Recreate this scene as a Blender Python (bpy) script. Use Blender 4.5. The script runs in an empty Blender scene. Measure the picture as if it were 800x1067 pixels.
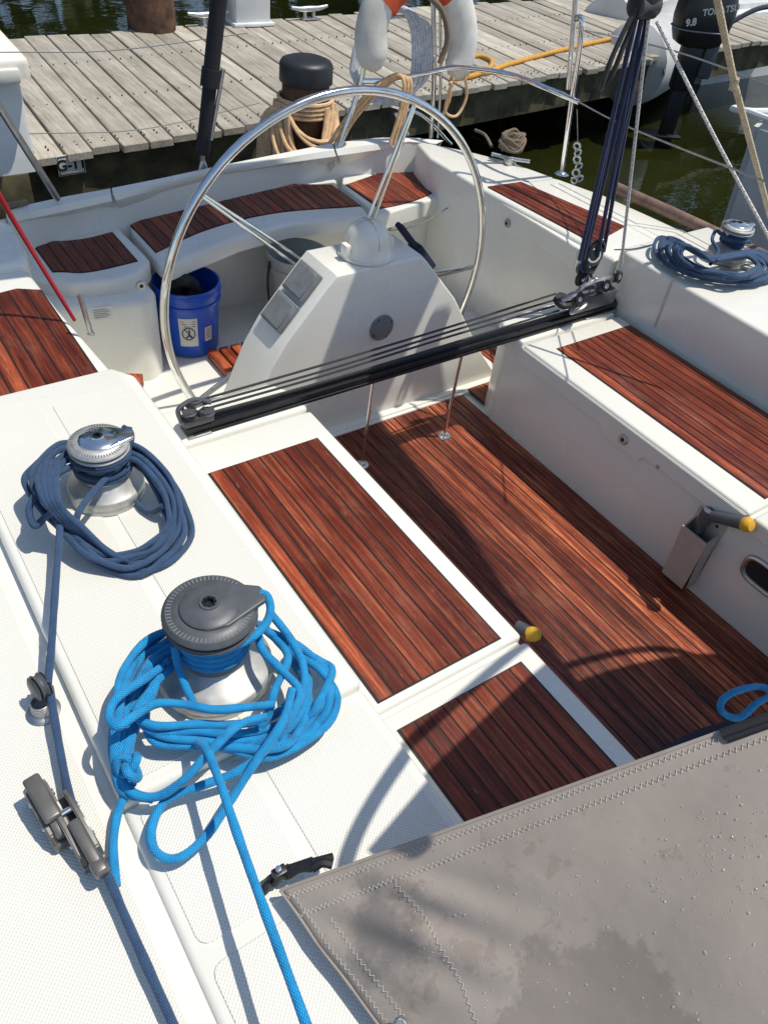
import bpy, bmesh, math, random
from mathutils import Vector, Matrix
random.seed(7)
S = bpy.context.scene
C = S.collection
PI = math.pi

# ------------------------------------------------------------------ camera
F = 820.08
PPX, PPY = 400.0, 533.5
a = Vector((-407 - PPX, -350 - PPY, F)).normalized()      # aft (+Y) seen by the lens
b = Vector((1870 - PPX, -48 - PPY, F)).normalized()       # port (+X)
c = b.cross(a)
if c.y > 0: c = -c
R = Matrix((b, a, c)).transposed()                        # world -> camera (x right, y down, z forward)
RT = R.transposed()
CAM = Vector((0, 0, 2.0))
def ray(px, py): return RT @ Vector((px - PPX, py - PPY, F))
def W(px, py, z):
    d = ray(px, py); return CAM + d * ((z - CAM.z) / d.z)
def WX(px, py, x):
    d = ray(px, py); return CAM + d * ((x - CAM.x) / d.x)
def WY(px, py, y):
    d = ray(px, py); return CAM + d * ((y - CAM.y) / d.y)

cd = bpy.data.cameras.new('camera'); cam = bpy.data.objects.new('camera', cd); C.objects.link(cam)
cd.sensor_fit = 'HORIZONTAL'; cd.sensor_width = 36; cd.lens = F / 800 * 36
cd.clip_start = 0.02; cd.clip_end = 3000
m = Matrix((RT @ Vector((1, 0, 0)), RT @ Vector((0, -1, 0)), RT @ Vector((0, 0, -1)))).transposed().to_4x4()
m.translation = CAM
cam.matrix_world = m
S.camera = cam

# ------------------------------------------------------------------ world and sun
SUN = Vector((.34, -.21, 1)).normalized()
el = math.asin(SUN.z); az = math.atan2(SUN.x, SUN.y)
w = bpy.data.worlds.new('World'); S.world = w; w.use_nodes = True
nt = w.node_tree; nt.nodes.clear()
sky = nt.nodes.new('ShaderNodeTexSky'); sky.sky_type = 'NISHITA'; sky.sun_disc = False
sky.sun_elevation = el; sky.sun_rotation = az; sky.air_density = 1.0; sky.dust_density = .6
bg = nt.nodes.new('ShaderNodeBackground'); bg.inputs[1].default_value = .14
wo = nt.nodes.new('ShaderNodeOutputWorld')
nt.links.new(sky.outputs[0], bg.inputs[0]); nt.links.new(bg.outputs[0], wo.inputs[0])
ld = bpy.data.lights.new('sun', 'SUN'); ld.energy = 3.95; ld.angle = math.radians(.5); ld.color = (1, .95, .85)
lo = bpy.data.objects.new('sun', ld); C.objects.link(lo); lo.location = (0, 0, 30)
lo.rotation_euler = SUN.to_track_quat('Z', 'Y').to_euler()
S.view_settings.view_transform = 'Standard'; S.view_settings.look = 'None'
S.view_settings.exposure = 0.0; S.view_settings.gamma = 1; S.view_settings.use_curve_mapping = False

# ------------------------------------------------------------------ materials
class N:
    """tiny node helper"""
    def __init__(s, name):
        s.m = bpy.data.materials.new(name); s.m.use_nodes = True
        s.t = s.m.node_tree; s.b = s.t.nodes['Principled BSDF']; s.o = s.t.nodes['Material Output']
    def n(s, kind, **kw):
        x = s.t.nodes.new(kind)
        for k, v in kw.items(): setattr(x, k, v)
        return x
    def l(s, a, b): s.t.links.new(a, b)
    def coord(s, which='Object', scale=(1, 1, 1), rot=(0, 0, 0)):
        tc = s.n('ShaderNodeTexCoord'); mp = s.n('ShaderNodeMapping')
        s.l(tc.outputs[which], mp.inputs[0]); mp.inputs['Scale'].default_value = scale; mp.inputs['Rotation'].default_value = rot
        return mp.outputs[0]
    def noise(s, vec, scale=5, detail=4, rough=.55):
        x = s.n('ShaderNodeTexNoise'); s.l(vec, x.inputs[0]); x.inputs['Scale'].default_value = scale
        x.inputs['Detail'].default_value = detail; x.inputs['Roughness'].default_value = rough
        return x.outputs[0]
    def ramp(s, fac, stops):
        x = s.n('ShaderNodeValToRGB'); s.l(fac, x.inputs[0]); e = x.color_ramp.elements
        while len(e) < len(stops): e.new(.5)
        for i, (p, col) in enumerate(stops):
            e[i].position = p; e[i].color = (*col, 1) if len(col) == 3 else col
        return x.outputs[0]
    def math(s, op, a, b=None, clamp=False):
        x = s.n('ShaderNodeMath', operation=op); x.use_clamp = clamp
        for i, v in enumerate((a, b)):
            if v is None: continue
            if isinstance(v, (int, float)): x.inputs[i].default_value = v
            else: s.l(v, x.inputs[i])
        return x.outputs[0]
    def mix(s, fac, a, b, blend='MIX'):
        x = s.n('ShaderNodeMix', data_type='RGBA', blend_type=blend)
        for i, v in ((0, fac), (6, a), (7, b)):
            if isinstance(v, (int, float)): x.inputs[i].default_value = v
            elif isinstance(v, tuple): x.inputs[i].default_value = (*v, 1)
            else: s.l(v, x.inputs[i])
        return x.outputs[2]
    def bump(s, h, dist=.001, strength=1.0, prev=None):
        x = s.n('ShaderNodeBump'); s.l(h, x.inputs['Height']); x.inputs['Distance'].default_value = dist
        x.inputs['Strength'].default_value = strength
        if prev: s.l(prev, x.inputs['Normal'])
        s.l(x.outputs[0], s.b.inputs['Normal']); return x.outputs[0]
    def set(s, **kw):
        for k, v in kw.items():
            i = s.b.inputs[k.replace('_', ' ')]
            if isinstance(v, (int, float)): i.default_value = v
            elif isinstance(v, tuple): i.default_value = (*v, 1)
            else: s.l(v, i)
        return s

def plain(name, col, rough=.5, metal=0, var=.06, nscale=12, bumpd=0, **kw):
    k = N(name); v = k.coord()
    n1 = k.noise(v, nscale, 5)
    lo_ = tuple(max(0, x * (1 - var * 2)) for x in col); hi = tuple(min(1, x * (1 + var)) for x in col)
    k.set(Base_Color=k.ramp(n1, [(.3, lo_), (.7, hi)]), Metallic=metal)
    r = k.n('ShaderNodeMapRange'); k.l(n1, r.inputs[0]); r.inputs[3].default_value = max(0, rough - .06); r.inputs[4].default_value = min(1, rough + .08)
    k.l(r.outputs[0], k.b.inputs['Roughness'])
    if bumpd: k.bump(k.noise(v, nscale * 8, 3), bumpd)
    if kw: k.set(**kw)
    return k.m

def gelcoat(name, nonskid=False):
    k = N(name); v = k.coord()
    big = k.noise(v, 2.2, 6, .6); fine = k.noise(v, 38, 5, .7)
    base = k.ramp(big, [(.25, (.755, .735, .655)), (.75, (.80, .785, .715))])
    dirt = k.ramp(fine, [(.26, (.86, .83, .76)), (.42, (1, 1, 1))])
    spots = k.ramp(k.noise(v, 210, 2), [(.80, (1, 1, 1)), (.84, (.74, .70, .62))])
    col = k.mix(1.0, k.mix(.08, base, dirt, 'MULTIPLY'), spots, 'MULTIPLY')
    scuff = k.ramp(k.noise(k.coord(scale=(1, 2.5, 1)), 7, 9, .78), [(.66, (1, 1, 1)), (.74, (.86, .84, .78))])
    col = k.mix(1.0, col, scuff, 'MULTIPLY')
    if nonskid:
        sx = k.n('ShaderNodeSeparateXYZ'); k.l(v, sx.inputs[0])
        def wave(out, pitch): return k.math('SINE', k.math('MULTIPLY', out, 2 * PI / pitch))
        g = k.math('MULTIPLY', wave(sx.outputs[0], .0074), wave(sx.outputs[1], .0074))
        h = k.math('MULTIPLY', k.math('ADD', g, 1.0), .5)
        h2 = k.math('POWER', h, 1.6)
        col = k.mix(1.0, col, k.ramp(h2, [(0, (.80, .79, .76)), (.35, (1, 1, 1))]), 'MULTIPLY')
        k.set(Base_Color=col, Roughness=.5)
        k.bump(h2, .0009, .9)
    else:
        k.set(Base_Color=col, Roughness=k.math('ADD', k.math('MULTIPLY', big, .22), .16))
        k.b.inputs['Coat Weight'].default_value = .25; k.b.inputs['Coat Roughness'].default_value = .12
        k.bump(k.noise(v, 6, 2), .0007, .4)
    return k.m

def wood(name, dark, mid, light, streak=(1, 1), rough=.42, along='Y', neutral=False):
    """planked wood: every plank carries its own random grey level in the colour attribute"""
    k = N(name)
    sc = (60, 2.2, 60) if along == 'Y' else (2.2, 60, 60)
    at = k.n('ShaderNodeAttribute', attribute_name='plank')
    tc = k.n('ShaderNodeTexCoord'); add = k.n('ShaderNodeVectorMath', operation='ADD'); k.l(tc.outputs['Object'], add.inputs[0])
    mul = k.n('ShaderNodeVectorMath', operation='SCALE'); k.l(at.outputs['Color'], mul.inputs[0]); mul.inputs[3].default_value = 9.0
    k.l(mul.outputs[0], add.inputs[1])
    mp = k.n('ShaderNodeMapping'); k.l(add.outputs[0], mp.inputs[0]); mp.inputs['Scale'].default_value = sc
    gr = k.noise(mp.outputs[0], 1.6, 8, .72)
    mp2 = k.n('ShaderNodeMapping'); k.l(add.outputs[0], mp2.inputs[0]); mp2.inputs['Scale'].default_value = tuple(x / 6 for x in sc)
    gr2 = k.noise(mp2.outputs[0], 1.3, 4, .6)
    col = k.ramp(gr, [(.28, dark), (.5, mid), (.74, light)])
    col = k.mix(.85, col, k.ramp(gr2, [(.3, (.72, .71, .70) if neutral else (.45, .39, .38)), (.7, (1.2, 1.2, 1.15) if neutral else (1.35, 1.25, 1.15))]), 'MULTIPLY')
    tone = k.ramp(at.outputs['Fac'], [(0, (.82, .81, .80) if neutral else (.55, .46, .44)), (1, (1.15, 1.15, 1.15) if neutral else (1.4, 1.4, 1.3))])
    col = k.mix(1.0, col, tone, 'MULTIPLY')
    blot = k.noise(k.coord(), 5.5, 6, .65)
    col = k.mix(.6, col, k.ramp(blot, [(.35, (.78, .77, .76) if neutral else (.60, .52, .52)), (.6, (1.1, 1.1, 1.1))]), 'MULTIPLY')
    pale = k.ramp(k.noise(k.coord(scale=(30, 5, 30) if along == 'Y' else (5, 30, 30)), 2.4, 7, .75), [(.62, (0, 0, 0)), (.74, (1, 1, 1))])
    col = k.mix(k.math('MULTIPLY', pale, .42), col, tuple(min(1, x * 1.6 + .05) for x in light))
    worn = k.ramp(k.noise(k.coord(scale=(3, 1, 3)), 4.2, 9, .75), [(.54, (0, 0, 0)), (.68, (1, 1, 1))])
    col = k.mix(k.math('MULTIPLY', worn, .30), col, (.34, .30, .25) if neutral else (.27, .15, .10))
    k.set(Base_Color=col, Roughness=k.math('ADD', k.math('MULTIPLY', blot, .45), rough - .22))
    k.b.inputs['Specular IOR Level'].default_value = .35
    k.bump(gr, .0006, .8)
    return k.m

def rope_mat(name, c1, c2, fleck=None, uscale=240, vscale=6):
    """braided cover from the tube's UVs (u = metres along, v = turn)"""
    k = N(name); tc = k.n('ShaderNodeTexCoord'); sx = k.n('ShaderNodeSeparateXYZ'); k.l(tc.outputs['UV'], sx.inputs[0])
    u = k.math('MULTIPLY', sx.outputs[0], uscale * 2); v = k.math('MULTIPLY', sx.outputs[1], 2 * PI * vscale)
    g1 = k.math('SINE', k.math('ADD', u, v)); g2 = k.math('SINE', k.math('SUBTRACT', u, v))
    h = k.math('ABSOLUTE', k.math('MULTIPLY', g1, g2))
    col = k.ramp(h, [(0, c1), (.55, c2)])
    if fleck:
        f = k.math('MULTIPLY', k.math('SINE', k.math('ADD', k.math('MULTIPLY', sx.outputs[0], 330), k.math('MULTIPLY', sx.outputs[1], 2 * PI))), k.math('SINE', k.math('MULTIPLY', sx.outputs[1], 4 * PI)))
        col = k.mix(k.math('GREATER_THAN', f, .78), col, fleck)
    n = k.noise(k.coord(), 42, 6, .7)
    col = k.mix(.75, col, k.ramp(n, [(.32, (.55, .58, .62)), (.52, (1, 1, 1)), (.72, (1.25, 1.2, 1.15))]), 'MULTIPLY')
    k.set(Base_Color=col, Roughness=.72); k.b.inputs['Sheen Weight'].default_value = .12
    k.bump(h, .0009, .9)
    return k.m

M = {}
M['gel'] = gelcoat('white gelcoat'); M['skid'] = gelcoat('white nonskid', True)
M['teak'] = wood('oiled red teak', (.060, .0100, .0055), (.235, .048, .021), (.58, .185, .078))
M['sole'] = wood('oiled cockpit sole', (.040, .0085, .0055), (.205, .045, .022), (.74, .29, .13))
M['caulk'] = plain('black caulk', (.012, .011, .011), .6)
M['dockwood'] = wood('weathered dock plank', (.24, .215, .175), (.42, .385, .325), (.60, .56, .48), rough=.85, neutral=True)
M['beam'] = plain('mossy beam', (.10, .085, .04), .9, 0, .35, 7, .002)
M['pile'] = plain('wet brown piling', (.13, .065, .035), .8, 0, .4, 9, .003)
M['steel'] = plain('polished stainless', (.82, .82, .80), .13, 1, .05, 30)
M['steel_dull'] = plain('dull stainless', (.55, .55, .54), .38, 1, .08, 30)
M['silver'] = plain('silver winch alloy', (.56, .55, .52), .46, .6, .1, 40)
M['greyp'] = plain('dark grey plastic', (.085, .09, .10), .42, 0, .1, 40, .0002)
M['greym'] = plain('mid grey plastic', (.20, .21, .215), .45, 0, .1, 30)
M['clutch'] = plain('bronze grey plastic', (.145, .138, .128), .34, .3, .12, 25)
M['black'] = plain('black plastic', (.015, .015, .017), .38, 0, .1, 30)
M['track'] = plain('black anodised track', (.03, .031, .034), .33, .5, .15, 40)
M['blackrub'] = plain('black rubber cap', (.02, .02, .024), .45, 0, .2, 8)
M['cream'] = plain('ivory plastic', (.82, .78, .68), .4, 0, .05, 10)
M['whitep'] = plain('white plastic', (.78, .78, .76), .35, 0, .06, 6)
M['yellow'] = plain('yellow knob', (.72, .40, .03), .42, 0, .06, 30)
M['bucket'] = plain('blue plastic', (.012, .085, .50), .28, 0, .08, 8)
M['bucketg'] = plain('pale grey plastic', (.42, .42, .38), .5, 0, .1, 8)
M['rag'] = plain('dark wet rag', (.03, .028, .02), .9, 0, .4, 18, .004)
M['pocket'] = plain('beige plastic', (.47, .42, .35), .5, 0, .06, 20)
M['red'] = plain('red enamel', (.38, .012, .02), .35, 0, .1, 20)
M['orange'] = plain('orange cloth', (.68, .09, .03), .7, 0, .1, 15)
M['sailcloth'] = plain('off white cover cloth', (.55, .53, .46), .85, 0, .12, 9, .001)
M['grey_boat'] = plain('pale grey hull', (.62, .62, .60), .4, 0, .06, 4)
M['navy_cloth'] = plain('navy canvas', (.02, .025, .05), .85, 0, .1, 12, .0006)
M['blackcloth'] = plain('black canvas', (.016, .016, .021), .8, 0, .1, 12, .0006)
M['buoy'] = plain('white buoy cloth', (.76, .74, .68), .8, 0, .1, 9, .001)
M['rail'] = plain('grey brown rubbing strip', (.20, .125, .095), .6, 0, .25, 16)
M['label'] = plain('printed label', (.62, .62, .58), .5, 0, .05, 20)
M['label_ink'] = plain('label ink', (.04, .05, .08), .5)
M['hole'] = plain('dark recess', (.01, .01, .012), .7)
M['lead'] = plain('sealant', (.55, .53, .47), .5)
M['webbing'] = rope_mat('cream webbing', (.42, .33, .19), (.62, .52, .35), None, 90, 3)
M['rope_navy'] = rope_mat('navy rope', (.011, .032, .085), (.034, .092, .195))
M['rope_blue'] = rope_mat('bright blue rope', (.001, .14, .36), (.003, .345, .70))
M['rope_sheet'] = rope_mat('dark mainsheet', (.006, .012, .045), (.02, .04, .12))
M['rope_black'] = rope_mat('black control line', (.012, .012, .012), (.05, .05, .05))
M['rope_fleck'] = rope_mat('white flecked rope', (.55, .53, .49), (.76, .74, .69), (.04, .04, .06), 240, 2)
M['rope_tan'] = rope_mat('tan mooring rope', (.66, .38, .17), (.92, .64, .36))
M['rope_brown'] = rope_mat('brown rope', (.10, .07, .04), (.27, .20, .13))
M['rope_white'] = rope_mat('white rope', (.55, .60, .68), (.80, .82, .85), (.40, .50, .68))
M['rope_yellow'] = rope_mat('yellow hose', (.55, .24, .02), (.72, .36, .04), None, 60, 2)

def canvas_mat():
    k = N('grey canvas'); v = k.coord()
    wv = k.math('MULTIPLY', k.math('SINE', k.math('MULTIPLY', k.noise(v, 1, 0), 1)), 1)
    big = k.noise(v, 3.2, 7, .62); fine = k.noise(v, 34, 6, .75)
    col = k.ramp(big, [(.30, (.43, .365, .31)), (.5, (.49, .42, .36)), (.7, (.54, .465, .40))])
    damp = k.ramp(k.noise(v, 7.5, 8, .72), [(.575, (1, 1, 1)), (.59, (.80, .76, .73))])
    mud = k.ramp(fine, [(.28, (.42, .38, .32)), (.36, (1, 1, 1))])
    col = k.mix(.75, k.mix(.6, col, damp, 'MULTIPLY'), mud, 'MULTIPLY')
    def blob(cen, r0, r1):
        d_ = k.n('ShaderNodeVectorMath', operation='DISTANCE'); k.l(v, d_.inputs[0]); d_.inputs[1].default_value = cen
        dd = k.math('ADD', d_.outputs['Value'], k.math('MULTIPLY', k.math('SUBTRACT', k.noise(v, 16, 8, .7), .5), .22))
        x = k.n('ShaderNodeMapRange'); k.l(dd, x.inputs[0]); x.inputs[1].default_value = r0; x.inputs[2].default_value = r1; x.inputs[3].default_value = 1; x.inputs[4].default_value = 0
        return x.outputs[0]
    col = k.mix(k.math('MULTIPLY', blob(tuple(W(385, 985, .80)), .055, .11), .62), col, (.14, .135, .14))  # bluish shade at the hem corner, painted into the canvas colour
    col = k.mix(k.math('MULTIPLY', blob(tuple(W(615, 1125, .90)), .145, .160), .40), col, (.22, .18, .15))
    pale = k.ramp(k.noise(v, 150, 3), [(.70, (0, 0, 0)), (.73, (1, 1, 1))])
    col = k.mix(k.math('MULTIPLY', pale, .5), col, (.62, .60, .56))
    k.set(Base_Color=col, Roughness=.62)
    b1 = k.bump(k.noise(v, 700, 2), .0004, .6)
    k.bump(k.noise(v, 5, 4), .012, .5, b1)
    tr = k.n('ShaderNodeBsdfTranslucent'); k.l(col, tr.inputs[0]); mx = k.n('ShaderNodeMixShader'); mx.inputs[0].default_value = .25
    k.l(k.b.outputs[0], mx.inputs[1]); k.l(tr.outputs[0], mx.inputs[2]); k.l(mx.outputs[0], k.o.inputs[0])
    return k.m
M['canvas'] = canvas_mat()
M['thread'] = plain('pale thread', (.70, .66, .60), .9)

M['bead'] = plain('water bead', (.62, .60, .56), .08)
M['bead'].node_tree.nodes['Principled BSDF'].inputs['Transmission Weight'].default_value = .6
def water_mat():
    k = N('harbour water'); v = k.coord()
    k.set(Base_Color=k.ramp(k.noise(v, .35, 3), [(.3, (.004, .006, .0012)), (.7, (.018, .021, .004))]), Roughness=.03)
    k.b.inputs['IOR'].default_value = 1.33
    n1 = k.noise(k.coord(scale=(1, 1.8, 1)), 1.6, 4, .55); n2 = k.noise(v, 9, 3)
    b1 = k.bump(n1, .012, .35); k.bump(n2, .0012, .5, b1)
    return k.m
M['water'] = water_mat()
def leaf_mat():
    k = N('tree leaves'); at = k.n('ShaderNodeAttribute', attribute_name='plank')
    k.set(Base_Color=k.ramp(at.outputs['Fac'], [(0, (.02, .045, .008)), (.6, (.055, .10, .018)), (1, (.11, .16, .03))]), Roughness=.7)
    return k.m
M['leaf'] = leaf_mat()
M['bark'] = plain('bark', (.10, .08, .06), .9, 0, .3, 6, .01)

# ------------------------------------------------------------------ object helpers
def tag(o, label=None, cat=None, group=None, kind=None):
    if label: o['label'] = label
    if cat: o['category'] = cat
    if group: o['group'] = group
    if kind: o['kind'] = kind
    return o
def thing(name, loc, label, cat, group=None):
    o = bpy.data.objects.new(name, None); C.objects.link(o); o.location = loc; o.empty_display_size = .1
    bpy.context.view_layer.update()
    return tag(o, label, cat, group)
def link(name, me, mat, parent=None):
    o = bpy.data.objects.new(name, me); C.objects.link(o)
    for x in (mat if isinstance(mat, (list, tuple)) else [mat]): me.materials.append(M[x])
    if parent:
        o.parent = parent
        o.matrix_parent_inverse = world_inv(parent)
    return o
def world_inv(p):
    return Matrix.Translation(-p.location) if p.type == 'EMPTY' else Matrix.Identity(4)
def smooth(me, ang=40):
    for p in me.polygons: p.use_smooth = True
    try: me.set_sharp_from_angle(angle=math.radians(ang))
    except Exception: pass

class B:
    """collects shapes of ONE mesh"""
    def __init__(s): s.bm = bmesh.new(); s.uv = s.bm.loops.layers.uv.new('UVMap'); s.pl = s.bm.loops.layers.color.new('plank')
    def prism(s, pts, z0, z1, bevel=0, seg=3, mat=0, bottom=True):
        t = bmesh.new()
        vb = [t.verts.new((p[0], p[1], z0 if not callable(z0) else z0(p))) for p in pts]
        vt = [t.verts.new((p[0], p[1], z1 if not callable(z1) else z1(p))) for p in pts]
        top = t.faces.new(vt); n = len(pts)
        if bottom: t.faces.new(list(reversed(vb)))
        for i in range(n): t.faces.new((vb[i], vb[(i + 1) % n], vt[(i + 1) % n], vt[i]))
        bmesh.ops.recalc_face_normals(t, faces=t.faces)
        if bevel:
            es = [e for e in t.edges if all(v in set(vt) for v in e.verts)]
            # round the upright corners too where they are sharp
            for i in range(n):
                p0, p1, p2 = [Vector(pts[j % n][:2]) for j in (i - 1, i, i + 1)]
                if (p1 - p0).length > 1e-6 and (p2 - p1).length > 1e-6 and (p1 - p0).angle(p2 - p1) > .5:
                    es += [e for e in vb[i].link_edges if vt[i] in e.verts]
            bmesh.ops.bevel(t, geom=es, offset=bevel, segments=seg, affect='EDGES', profile=.5, clamp_overlap=True)
        s.merge(t, mat)
        return s
    def box(s, x0, x1, y0, y1, z0, z1, bevel=0, seg=2, mat=0, rot=None, loc=None):
        t = bmesh.new(); bmesh.ops.create_cube(t, size=1)
        for v in t.verts: v.co = Vector(((x0 + x1) / 2 + v.co.x * (x1 - x0), (y0 + y1) / 2 + v.co.y * (y1 - y0), (z0 + z1) / 2 + v.co.z * (z1 - z0)))
        if bevel: bmesh.ops.bevel(t, geom=list(t.edges), offset=bevel, segments=seg, affect='EDGES', profile=.5, clamp_overlap=True)
        if rot is not None:
            for v in t.verts: v.co = rot @ v.co
        if loc is not None:
            for v in t.verts: v.co += Vector(loc)
        s.merge(t, mat); return s
    def mesh(s, verts, faces, mat=0, recalc=True):
        t = bmesh.new(); vs = [t.verts.new(v) for v in verts]
        for f in faces:
            try: t.faces.new([vs[i] for i in f])
            except ValueError: pass
        if recalc: bmesh.ops.recalc_face_normals(t, faces=t.faces)
        s.merge(t, mat); return s
    def merge(s, t, mat=0):
        t.verts.index_update(); m_ = {}
        for v in t.verts: m_[v] = s.bm.verts.new(v.co)
        for f in t.faces:
            try:
                g = s.bm.faces.new([m_[v] for v in f.verts]); g.material_index = mat
            except ValueError: pass
        t.free()
    def tube(s, pts, r, seg=8, mat=0, closed=False, sub=6, caps=True, raw=False):
        P = [Vector(p) for p in pts]
        if not raw and len(P) > 2: P = spline(P, sub, closed)
        n = len(P); rings = []; up = None; L = 0
        for i in range(n):
            if closed: d = P[(i + 1) % n] - P[i - 1]
            else: d = P[min(i + 1, n - 1)] - P[max(i - 1, 0)]
            if d.length < 1e-9: d = Vector((0, 0, 1))
            d.normalize()
            if up is None:
                up = Vector((0, 0, 1)) if abs(d.z) < .9 else Vector((1, 0, 0))
            up = (up - d * up.dot(d))
            if up.length < 1e-6: up = d.orthogonal()
            up.normalize(); sd = d.cross(up)
            if i: L += (P[i] - P[i - 1]).length
            rr = r(i / max(1, n - 1)) if callable(r) else r
            if not callable(r) and r < .013 and not raw and n > 20: rr *= 1 + .05 * math.sin(L * 41 + n) + .035 * math.sin(L * 97)
            rings.append(([s.bm.verts.new(P[i] + (up * math.cos(2 * PI * k / seg) + sd * math.sin(2 * PI * k / seg)) * rr) for k in range(seg)], L))
        m_ = n if closed else n - 1
        for i in range(m_):
            (A, la), (Bq, lb) = rings[i], rings[(i + 1) % n]
            if i == n - 1: lb = la + (P[0] - P[-1]).length
            for k in range(seg):
                k2 = (k + 1) % seg
                f = s.bm.faces.new((A[k], Bq[k], Bq[k2], A[k2])); f.material_index = mat; f.smooth = True
                for lp, (uu, vv) in zip(f.loops, ((la, k), (lb, k), (lb, k + 1), (la, k + 1))): lp[s.uv].uv = (uu, vv / seg)
        if not closed and caps:
            f = s.bm.faces.new(rings[0][0]); f.material_index = mat
            f = s.bm.faces.new(list(reversed(rings[-1][0]))); f.material_index = mat
        return s
    def lathe(s, prof, cen=(0, 0, 0), seg=40, mat=0, axis=None):
        Q = Matrix.Identity(3) if axis is None else Vector(axis).to_track_quat('Z', 'Y').to_matrix()
        cen = Vector(cen); rings = []
        for r, z in prof:
            if r < 1e-6: rings.append([s.bm.verts.new(cen + Q @ Vector((0, 0, z)))])
            else: rings.append([s.bm.verts.new(cen + Q @ Vector((r * math.cos(2 * PI * k / seg), r * math.sin(2 * PI * k / seg), z))) for k in range(seg)])
        for A, Bq in zip(rings, rings[1:]):
            for k in range(seg):
                k2 = (k + 1) % seg
                if len(A) == 1 and len(Bq) == 1: break
                vs = (A[0], Bq[k2], Bq[k]) if len(A) == 1 else (A[k], A[k2], Bq[0]) if len(Bq) == 1 else (A[k], A[k2], Bq[k2], Bq[k])
                f = s.bm.faces.new(vs); f.material_index = mat
        return s
    def planks(s, x0, x1, lo_, hi, pitch, gap, z0, z1, mat=0, ns=3, round_=.0012):
        """fore-and-aft planks between the curves lo(x) and hi(x)"""
        n = max(1, round((x1 - x0) / pitch)); p = (x1 - x0) / n
        for i in range(n):
            a0 = x0 + i * p + gap / 2; a1 = x0 + (i + 1) * p - gap / 2
            g = random.random(); xs = [a0 + (a1 - a0) * k / ns for k in range(ns + 1)]
            poly = [(x, lo_(x)) for x in xs] + [(x, hi(x)) for x in reversed(xs)]
            t = bmesh.new()
            vb = [t.verts.new((q[0], q[1], z0)) for q in poly]; vt = [t.verts.new((q[0], q[1], z1)) for q in poly]
            t.faces.new(vt); nn = len(poly)
            for j in range(nn): t.faces.new((vb[j], vb[(j + 1) % nn], vt[(j + 1) % nn], vt[j]))
            bmesh.ops.recalc_face_normals(t, faces=t.faces)
            es = [e for e in t.edges if all(v in set(vt) for v in e.verts)]
            bmesh.ops.bevel(t, geom=es, offset=round_, segments=1, affect='EDGES')
            mark = len(s.bm.faces); s.merge(t, mat); s.bm.faces.ensure_lookup_table()
            for f in s.bm.faces[mark:]:
                for lp in f.loops: lp[s.pl] = (g, g, g, 1)
        return s
    def build(s, name, mat, parent=None, sm=40):
        me = bpy.data.meshes.new(name); s.bm.to_mesh(me); s.bm.free()
        if sm: smooth(me, sm)
        return link(name, me, mat, parent)

def spline(P, sub=6, closed=False):
    out = []; n = len(P)
    for i in range(n if closed else n - 1):
        p0 = P[(i - 1) % n] if closed or i > 0 else P[0] * 2 - P[1]
        p1, p2 = P[i], P[(i + 1) % n]
        p3 = P[(i + 2) % n] if closed or i + 2 < n else P[-1] * 2 - P[-2]
        for k in range(sub):
            t = k / sub
            out.append(.5 * ((2 * p1) + (p2 - p0) * t + (2 * p0 - 5 * p1 + 4 * p2 - p3) * t * t + (3 * p1 - p0 - 3 * p2 + p3) * t ** 3))
    if not closed: out.append(P[-1])
    return out
def circle_pts(cen, r, n=40, axis=(0, 0, 1), a0=0, a1=2 * PI):
    Q = Vector(axis).to_track_quat('Z', 'Y').to_matrix(); cen = Vector(cen)
    return [cen + Q @ Vector((r * math.cos(a0 + (a1 - a0) * k / n), r * math.sin(a0 + (a1 - a0) * k / n), 0)) for k in range(n)]
def text(name, body, size, mat, parent, loc, xdir, ydir, ext=.0008, bold=0):
    cu = bpy.data.curves.new(name, 'FONT'); cu.body = body; cu.size = size; cu.extrude = ext; cu.align_x = 'CENTER'; cu.align_y = 'CENTER'; cu.offset = bold
    o = bpy.data.objects.new(name + '_tmp', cu); C.objects.link(o)
    bpy.context.view_layer.update()
    me = bpy.data.meshes.new_from_object(o.evaluated_get(bpy.context.evaluated_depsgraph_get()))
    bpy.data.objects.remove(o)
    x = Vector(xdir).normalized(); z = x.cross(Vector(ydir)).normalized(); y = z.cross(x)
    mt = Matrix((x, y, z)).transposed().to_4x4(); mt.translation = Vector(loc)
    me.transform(mt); me.materials.clear()
    return link(name, me, mat, parent)
def lerp_curve(pts):
    pts = sorted((p[0], p[1]) for p in pts)
    def f(x):
        if x <= pts[0][0]: return pts[0][1]
        for (a0, b0), (a1, b1) in zip(pts, pts[1:]):
            if x <= a1: 
                t = (x - a0) / (a1 - a0 + 1e-9); return b0 + (b1 - b0) * t
        return pts[-1][1]
    return f
def smooth_curve(pts, sub=8):
    q = spline([Vector((p[0], p[1], 0)) for p in sorted((p[0], p[1]) for p in pts)], sub)
    return lerp_curve([(v.x, v.y) for v in q])
def teak_panel(parent, x0, x1, lo_, hi, z, pitch=.041, mat='teak', name='teak_panel', rim=.0035, label=None):
    """black caulk bed with the planks standing 2 mm proud of it"""
    if not callable(lo_): v0 = lo_; lo_ = lambda x: v0
    if not callable(hi): v1 = hi; hi = lambda x: v1
    ns = 14
    xs = [x0 - rim + (x1 - x0 + 2 * rim) * k / ns for k in range(ns + 1)]
    q = B(); q.prism([(x, lo_(x) - rim) for x in xs] + [(x, hi(x) + rim) for x in reversed(xs)], z - .004, z + .003, 0, mat=1)
    q.planks(x0, x1, lo_, hi, pitch, .0048, z + .003, z + .0055, mat=0)
    o = q.build(name, [mat, 'caulk'], parent, sm=30)
    if label: o['label'] = label
    return o

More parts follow.
